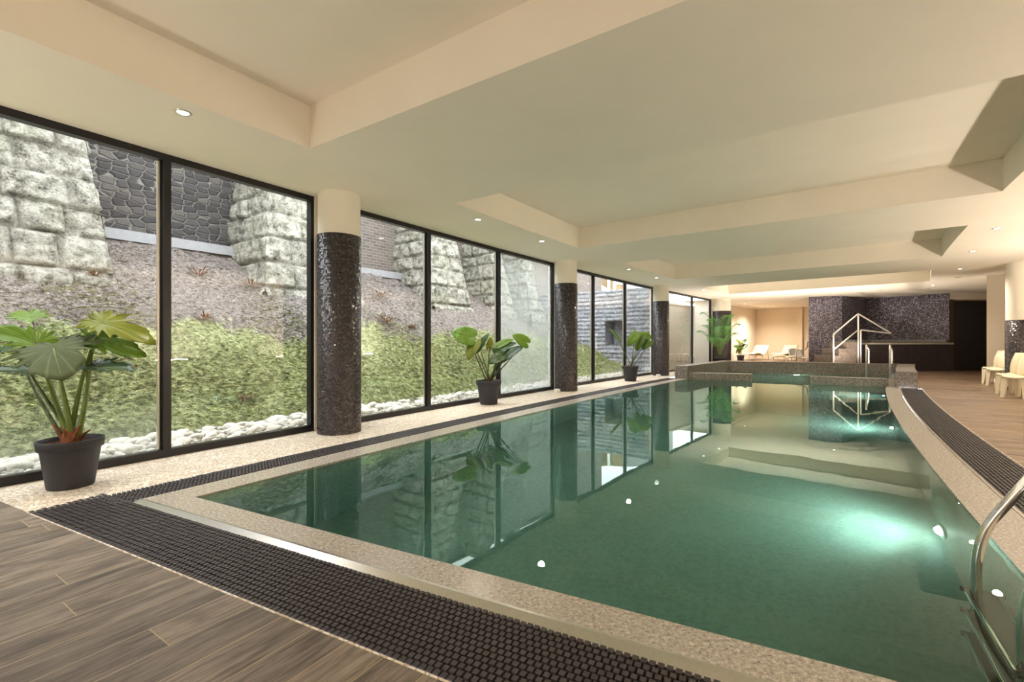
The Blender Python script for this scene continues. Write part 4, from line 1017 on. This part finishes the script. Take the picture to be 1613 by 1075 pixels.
# ================================================================== OUTSIDE
def bankz(s, d):
    if d < .62: z = .02
    elif d < 3.6: z = .02+(d-.62)*.70
    else: z = 2.106+(d-3.6)*.62
    f = 1.0 if s < 10 else (1-.34*min(1, (s-10)/4.0))
    n = noise.noise((s*.9, d*.9, 0))*.10+noise.noise((s*2.6, d*2.6, 3))*.09+abs(noise.noise((s*5.5, d*5.5, 9)))*.09-.02
    return z*f+n*min(1, max(0, (d-.4)/.5))
NU, NVB = 800, 150
V = []; up = []
SA, SB, DB = -10.0, 16.0, 5.9
for j in range(NVB+1):
    d = .0+DB*j/NVB
    for i in range(NU+1):
        s = SA+(SB-SA)*i/NU; V.append(P(s, OW-.09-d, bankz(s, d))); up.append(max(0.0, min(.9, (d-1.95)/1.7 + .22*noise.noise((s*.8, d*.8, 5)))))
F = [(j*(NU+1)+i, (j+1)*(NU+1)+i, (j+1)*(NU+1)+i+1, j*(NU+1)+i+1) for j in range(NVB) for i in range(NU)]
mb = MB(); mb.mesh(V, [f[::-1] for f in F], True); bank = mb.build('hillside', 'bank')
at_ = bank.data.attributes.new('up', 'FLOAT', 'POINT'); at_.data.foreach_set('value', up)
struct(bank, 'mossy embankment rising outside the windows', 'embankment')
# ground cover: small leaves nobody could count
def scatter(name, n, dlo, dhi, smin, smax, size, keep, mat, label, cat):
    V = []; F = []; UV = []
    k = 0
    while k < n:
        s = random.uniform(smin, smax); d = random.uniform(dlo, dhi)
        if noise.noise((s*.8, d*.8, 5))*.9+random.uniform(-.35, .35) + keep(d) < 0: k += .25; continue
        p = P(s, OW-.09-d, bankz(s, d)); a = random.uniform(0, 2*PI)
        for _ in range(3):
            a += 2.1; l = size*random.uniform(.6, 1.5); tl = random.uniform(.0, .4); dv = Vector((math.cos(a)*(1-tl*.5), math.sin(a)*(1-tl*.5), tl))*l; w = Vector((-math.sin(a), math.cos(a), 0))*l*.28
            i = len(V); m = p+dv*.55+Vector((0, 0, l*.12)); V += [p, m+w, p+dv, m-w]; F.append((i, i+1, i+2, i+3)); UV += [(random.random(), 0), (.1, .5), (.2, 1), (.1, .5)]
        k += 1
    mb = MB(); mb.mesh(V, F, False, UV); o = mb.build(name, mat); tag(o, label, cat, kind='stuff'); return o
scatter('moss_and_ground_cover', 46000, .75, 3.7, -2.2, 14.2, .028, lambda d: .34-.45*max(0, d-1.7), 'blade', 'low green moss and ground cover on the bank', 'ground cover')
scatter('leaf_litter', 14000, 1.2, 5.2, -2.2, 14.2, .032, lambda d: .15+.25*max(0, d-2.0), 'litter', 'dead leaves and crumbs of soil scattered over the upper bank', 'leaf litter')
# gravel bed by the glass
mb = MB()
mb.grid(lambda u, v: (P(-10+24.2*u, OW-.10-.72*v, .035+.02*noise.noise((u*90, v*5, 1))), (u, v)), 160, 6, flip=False)
ico = bmesh.new(); bmesh.ops.create_icosphere(ico, subdivisions=1, radius=1.0); icoV = [v.co.copy() for v in ico.verts]; icoF = [tuple(v.index for v in f.verts) for f in ico.faces]; ico.free()
for k in range(2600):
    s = -1.6+random.random()*15.6; dd = .03+.70*random.random(); sc = random.uniform(.018, .042); a = random.uniform(0, 6.28); c_ = P(s, OW-.10-dd, .045+.05*dd); ca, sa = math.cos(a), math.sin(a)
    mb.mesh([(c_.x+sc*(1.3*v.x*ca-v.y*sa), c_.y+sc*(1.3*v.x*sa+v.y*ca), c_.z+sc*.7*v.z) for v in icoV], icoF, True)
g = mb.build('gravel', 'gravel')
tag(g, 'bed of pale gravel at the foot of the bank', 'gravel', kind='stuff')
# river stones in the bed, one by one
stones = []
for k in range(10):
    bm = bmesh.new(); bmesh.ops.create_icosphere(bm, subdivisions=3, radius=1.0); sd = random.random()*50
    for v in bm.verts: v.co *= 1+.28*noise.noise(v.co*.9+Vector((sd, 0, 0)))+.08*noise.noise(v.co*2.4+Vector((0, sd, 0)))
    for f in bm.faces: f.smooth = True
    me = bpy.data.meshes.new('river_stone'); bm.to_mesh(me); bm.free(); me.materials.append(M['riverstone']); stones.append(me)
for k in range(298):
    u = random.random(); s = -1.4+(u**1.15)*11.0; d = .05+.62*random.random()**.85; sc = random.uniform(.035, .088)*(1 if s < 5 else .9)
    o = bpy.data.objects.new('river_stone', random.choice(stones)); COL.objects.link(o)
    o.location = P(s, OW-.10-d, .04+sc*.28+.04*d); o.scale = (sc*1.25, sc*.95, sc*.62); o.rotation_euler = (random.uniform(-.3, .3), random.uniform(-.3, .3), random.uniform(0, 6))
    tag(o, 'pale rounded river stone in the bed outside the glass', 'stone', 'river stones outside the glass')
# dry ferns on the bank
def fern(s, d, sc, label):
    p = P(s, OW-.09-d, bankz(s, d)); t = thing('dry_fern', label, 'dead fern', p, 'withered ferns on the bank'); mb = MB()
    for k in range(34):
        a = random.uniform(0, 2*PI); l = sc*random.uniform(.5, 1.1); dv = Vector((math.cos(a), math.sin(a), random.uniform(.1, .9))).normalized()*l; w = Vector((-math.sin(a), math.cos(a), 0))*.012
        m = p+dv*.6+Vector((0, 0, .08*sc)); e1 = p+dv+Vector((0, 0, -.12*sc)); mb.face([p-w*.4, m-w, e1, m+w])
    mb.build('fronds', 'dryfern', t)
def sd_of(px, py):
    """where the ray through a pixel meets the bank"""
    for k in range(400):
        Y = 4+.03*k; q_ = at(px, py, Y); dd_ = math.hypot(q_.x-CX, q_.y-CY); a = math.atan2(q_.y-CY, q_.x-CX); s = (PI-a)*R-67.5; d = OW-.09-(R-dd_)
        if d > .1 and q_.z < bankz(s, d): return s, d
    return 5, 2
for px, py, sc, lab in ((315, 437, .40, 'brown withered fern on bare soil below the kerb, second pane'), (322, 508, .30, 'dark withered clump in the moss below the largest dead fern'), (396, 455, .30, 'brown withered fern left of the second buttress'),
                        (386, 632, .20, 'small brown withered fern just above the river stones'), (610, 510, .38, 'brown withered fern seen right of the nearest column'), (648, 520, .24, 'small brown withered fern left of the second window mullion'), (150, 440, .25, 'tangle of dry twigs at the foot of the nearest buttress'), (600, 470, .45, 'heap of pale dry fronds below the wall, right of column')):
    fern(*sd_of(px, py), sc, lab)

# retaining wall
def seg_wall(s1, s2, o, z0, z1, mat, label, name='retaining_wall'):
    mb = MB(); n = max(2, int((s2-s1)/1)); wall_strip(mb, [P(s1+(s2-s1)*k/n, o) for k in range(n+1)], z0, z1, False)
    wall_strip(mb, [P(s1+(s2-s1)*k/n, o-.5) for k in range(n+1)], z0, z1, True); mb.prism([P(s1, o), P(s2, o), P(s2, o-.5), P(s1, o-.5)], z1-.05, z1)
    tag(mb.build(name, mat), label, 'retaining wall', kind='structure')
seg_wall(-12, 6.0, -7.05, 1.5, 6.5, 'rubble', 'dark rubble masonry retaining wall behind the first two buttresses')
seg_wall(6.0, 20, -7.05, 1.5, 6.5, 'brick', 'old brick retaining wall behind the middle buttresses')
for (s1, s2), lab in (((.9, 4.2), 'pale concrete kerb at the wall foot between the first two buttresses'), ((5.4, 7.9), 'pale concrete kerb at the wall foot right of the nearest column')):
    mb = MB(); mb.prism([P(s1, -6.62), P(s2, -6.62), P(s2, -7.0), P(s1, -7.0)], 2.98, 3.17); tag(mb.build('kerb', 'kerb', bevel=.01), lab, 'kerb', 'concrete kerbs along the retaining wall', 'thing')

# buttresses of rough blocks
def courses(seed, height, lo, hi):
    r_ = random.Random(seed); z = 0; out = [0]
    while z < height: z += r_.uniform(lo, hi); out.append(z)
    return out
def block_disp(u, v, cs, seed, blen):
    u += .03*noise.noise((u*1.7, v*1.7, seed)); v += .035*noise.noise((u*1.3, v*2, seed+5))
    i = 0
    while i < len(cs)-2 and cs[i+1] < v: i += 1
    r_ = random.Random(seed*131+i*17); x = -r_.uniform(0, blen); j = 0
    while True:
        w = blen*r_.uniform(.65, 1.35)
        if x+w > u: break
        x += w; j += 1
    e = min(v-cs[i], cs[i+1]-v, u-x, x+w-u); pr = random.Random(seed*977+i*53+j*7); po = pr.uniform(-.02, .035)
    k = min(1, max(0, e/.055)); k = k*k*(3-2*k)
    rough = noise.fractal((u*3.2, v*3.2, seed), 1, 2, 4)*.045+noise.noise((u*11, v*11, seed))*.016
    return -.075*(1-k)+k*(po*1.4+rough*1.35)
def buttress(s0, s1, label, of=-5.1, zb=1.3, zt=6.4, near=True):
    t0 = P(s0, of); t1 = P(s1, of); ex = (t1-t0).normalized(); wd = (t1-t0).length; ey = Vector((-ex.y, ex.x, 0)); dep = 2.0
    seed = int(abs(s0)*10)+3; cs = courses(seed, zt-zb+1, .36, .55)
    def pt(x, y, z, du=0, dn=0):
        h = z-zb; sh = .115*h
        return t0+ex*x+ey*y+Vector((0, 0, z))
    def front(u, v):
        z = zb+(zt-zb)*v; h = max(0, z-1.9); x = u*wd; x = wd/2+(x-wd/2)*(1-.24*h/wd*.9 if wd > .5 else 1); dn = block_disp(u*wd, z-zb, cs, seed, .62)
        e_ = min(u, 1-u)*wd; dn *= min(1, .25+e_/.06)
        if z < 2.12: dn += .07
        return pt(x, .20*h-dn, z), (x, z)
    def side(k):
        def fn(u, v):
            z = zb+(zt-zb)*v; h = max(0, z-1.9); y = u*dep; dn = block_disp(y+7, z-zb, cs, seed+k+1, .6)*min(1, .25+u*dep/.06)
            xx = (.5*wd)*(1-.24*h/wd*.9)
            if z < 2.12: dn += .05
            return pt(wd/2+(xx+dn)*(1 if k else -1), .20*h+y, z), (y, z)
        return fn
    n = max(20, int(wd/.034)); mv = int((zt-zb)/.036)
    mb = MB(); mb.grid(front, n, mv, flip=False); mb.grid(side(0), 46, mv, flip=True); mb.grid(side(1), 46, mv, flip=False)
    mb.prism([pt(wd*.3, .9, 0)[:2], pt(wd*.7, .9, 0)[:2], pt(wd*.7, 2, 0)[:2], pt(wd*.3, 2, 0)[:2]], zt-.1, zt)
    tag(mb.build('stone_buttress', 'lime'), label, 'buttress', 'rough stone buttresses of the retaining wall', 'thing')
buttress(-2.6, 1.02, 'rough pale stone buttress filling the top left of the nearest window')
buttress(3.18, 5.35, 'rough pale stone buttress left of the nearest mosaic column')
buttress(7.53, 9.08, 'pale stone buttress in the middle of the second window')
buttress(10.31, 11.12, 'pale stone buttress half hidden by the mullion left of misted pane')
buttress(11.95, 12.8, 'pale stone buttress seen faintly through the misted pane')

# annex of grey split stone
ann = thing('annex_wall', 'grey split-stone annex wall with a dark square opening', 'building wall', (4.9, 16.2, 0), kind='thing')
a0 = Vector((5.15, 15.93, 0)); ad = Vector((-.79, .613, 0)).normalized(); an = Vector((-ad.y, ad.x, 0)); an = an if an.dot(Vector((-1, -1, 0))) > 0 else -an
def ray_t(px):   # distance along the annex wall met by a pixel column
    k = (px-806.5)/FPX; return (a0.x-k*a0.y)/(k*ad.y-ad.x)
tR, tL = ray_t(981), ray_t(953); WL = 8.0; zT = 3.06
hz0, hz1 = 1.02, 1.15+31.5/FPX*17.2
cs2 = [.152*i for i in range(30)]
def ann_fn(u, v):
    t_ = u*WL; z = -.1+(zT+.1)*v; dn = block_disp(t_, z+.1, cs2, 77, .55)*.55
    return a0+ad*t_+an*dn+Vector((0, 0, z)), (t_, z)
mb = MB(); mb.grid(ann_fn, 200, 84, smooth=False, flip=True, skip=lambda u, v: tR < u*WL < tL and hz0 < -.1+(zT+.1)*v < hz1)
mb.prism([(a0-an*.02)[:2], (a0+ad*WL-an*.02)[:2], (a0+ad*WL-an*.35)[:2], (a0-an*.35)[:2]], zT-.03, zT+.0); mb.build('stone_face', 'split', ann)
mb = MB(); A = a0+ad*(tR-.03); B = a0+ad*(tL+.03)
for (x, y) in ((A, B),):
    i1, i2 = x-an*.8, y-an*.8; 
    mb.face([(i1.x, i1.y, hz0-.03), (i2.x, i2.y, hz0-.03), (i2.x, i2.y, hz1+.03), (i1.x, i1.y, hz1+.03)])
    mb.face([(x.x, x.y, hz0), (y.x, y.y, hz0), (i2.x, i2.y, hz0), (i1.x, i1.y, hz0)]); mb.face([(x.x, x.y, hz1), (i1.x, i1.y, hz1), (i2.x, i2.y, hz1), (y.x, y.y, hz1)])
    mb.face([(x.x, x.y, hz0), (i1.x, i1.y, hz0), (i1.x, i1.y, hz1), (x.x, x.y, hz1)]); mb.face([(y.x, y.y, hz0), (y.x, y.y, hz1), (i2.x, i2.y, hz1), (i2.x, i2.y, hz0)])
mb.build('opening', 'split', ann)
# annex side by the last window; its beige stands in for glass reflections
mb = MB(); wall_strip(mb, [P(15.0, OW-1.3), P(22.5, OW-1.3)], -.1, 2.75)
mb.prism([P(15.0, OW-1.25), P(22.5, OW-1.25), P(22.5, OW-1.7), P(15.0, OW-1.7)], 2.75, 2.83)
tag(mb.build('reflection_tinted_wall', 'rimstone'), 'low annex side outside the farthest window, beige imitating the reflected lounge', 'building wall', kind='thing')
mb = MB(); strip_mesh(mb, OW-1.3, OW-.09, lambda o: 14.6, lambda o: 22.5, -.03, 10); struct(mb.build('ground', 'gravel'), 'pale ground outside the farthest window', 'ground')
# neighbouring building above the annex
nb = thing('neighbour_building', 'building with white pillar and ochre panels above the annex', 'building', (4.8, 27, 2), kind='thing')
def far(px, py, Y=27.0): return at(px, py, Y)
def slab(name, px0, py0, px1, py1, mat, Y, dpt=.4):
    a, b = at(px0, py1, Y), at(px1, py0, Y); MB().box(((a.x+b.x)/2, Y+dpt/2, (a.z+b.z)/2), (b.x-a.x, dpt, b.z-a.z)).build(name, mat, nb)
slab('pillar', 905, 400, 917, 480, 'white', 26.5); slab('window_glass', 917, 400, 947, 480, 'glassdark', 27.0)
for px in (922, 929, 936): slab('glazing_bar', px, 400, px+1.3, 480, 'kerb', 26.8, .1)
slab('ochre_panel', 940, 400, 985, 480, 'neighbour', 27.4); slab('glazing_bar', 957, 400, 961, 480, 'white', 27.2, .1)
slab('white_balcony', 968, 443, 984, 447, 'white', 26.4); slab('white_balcony', 968, 447, 970, 460, 'white', 26.5)
mb = MB(); mb.grid(lambda u, v: (at(936+22*u, 446+10*u**1.6, 25.5)+Vector((0, v*1.2, 0)), (u, v)), 10, 2); mb.grid(lambda u, v: (at(936+22*u, 446+10*u**1.6+(470-446-10*u**1.6)*v, 25.5), (u, v)), 10, 4); mb.build('curved_canopy', 'white', nb)
slab('facade', 985, 400, 1060, 480, 'kerb', 28.0)
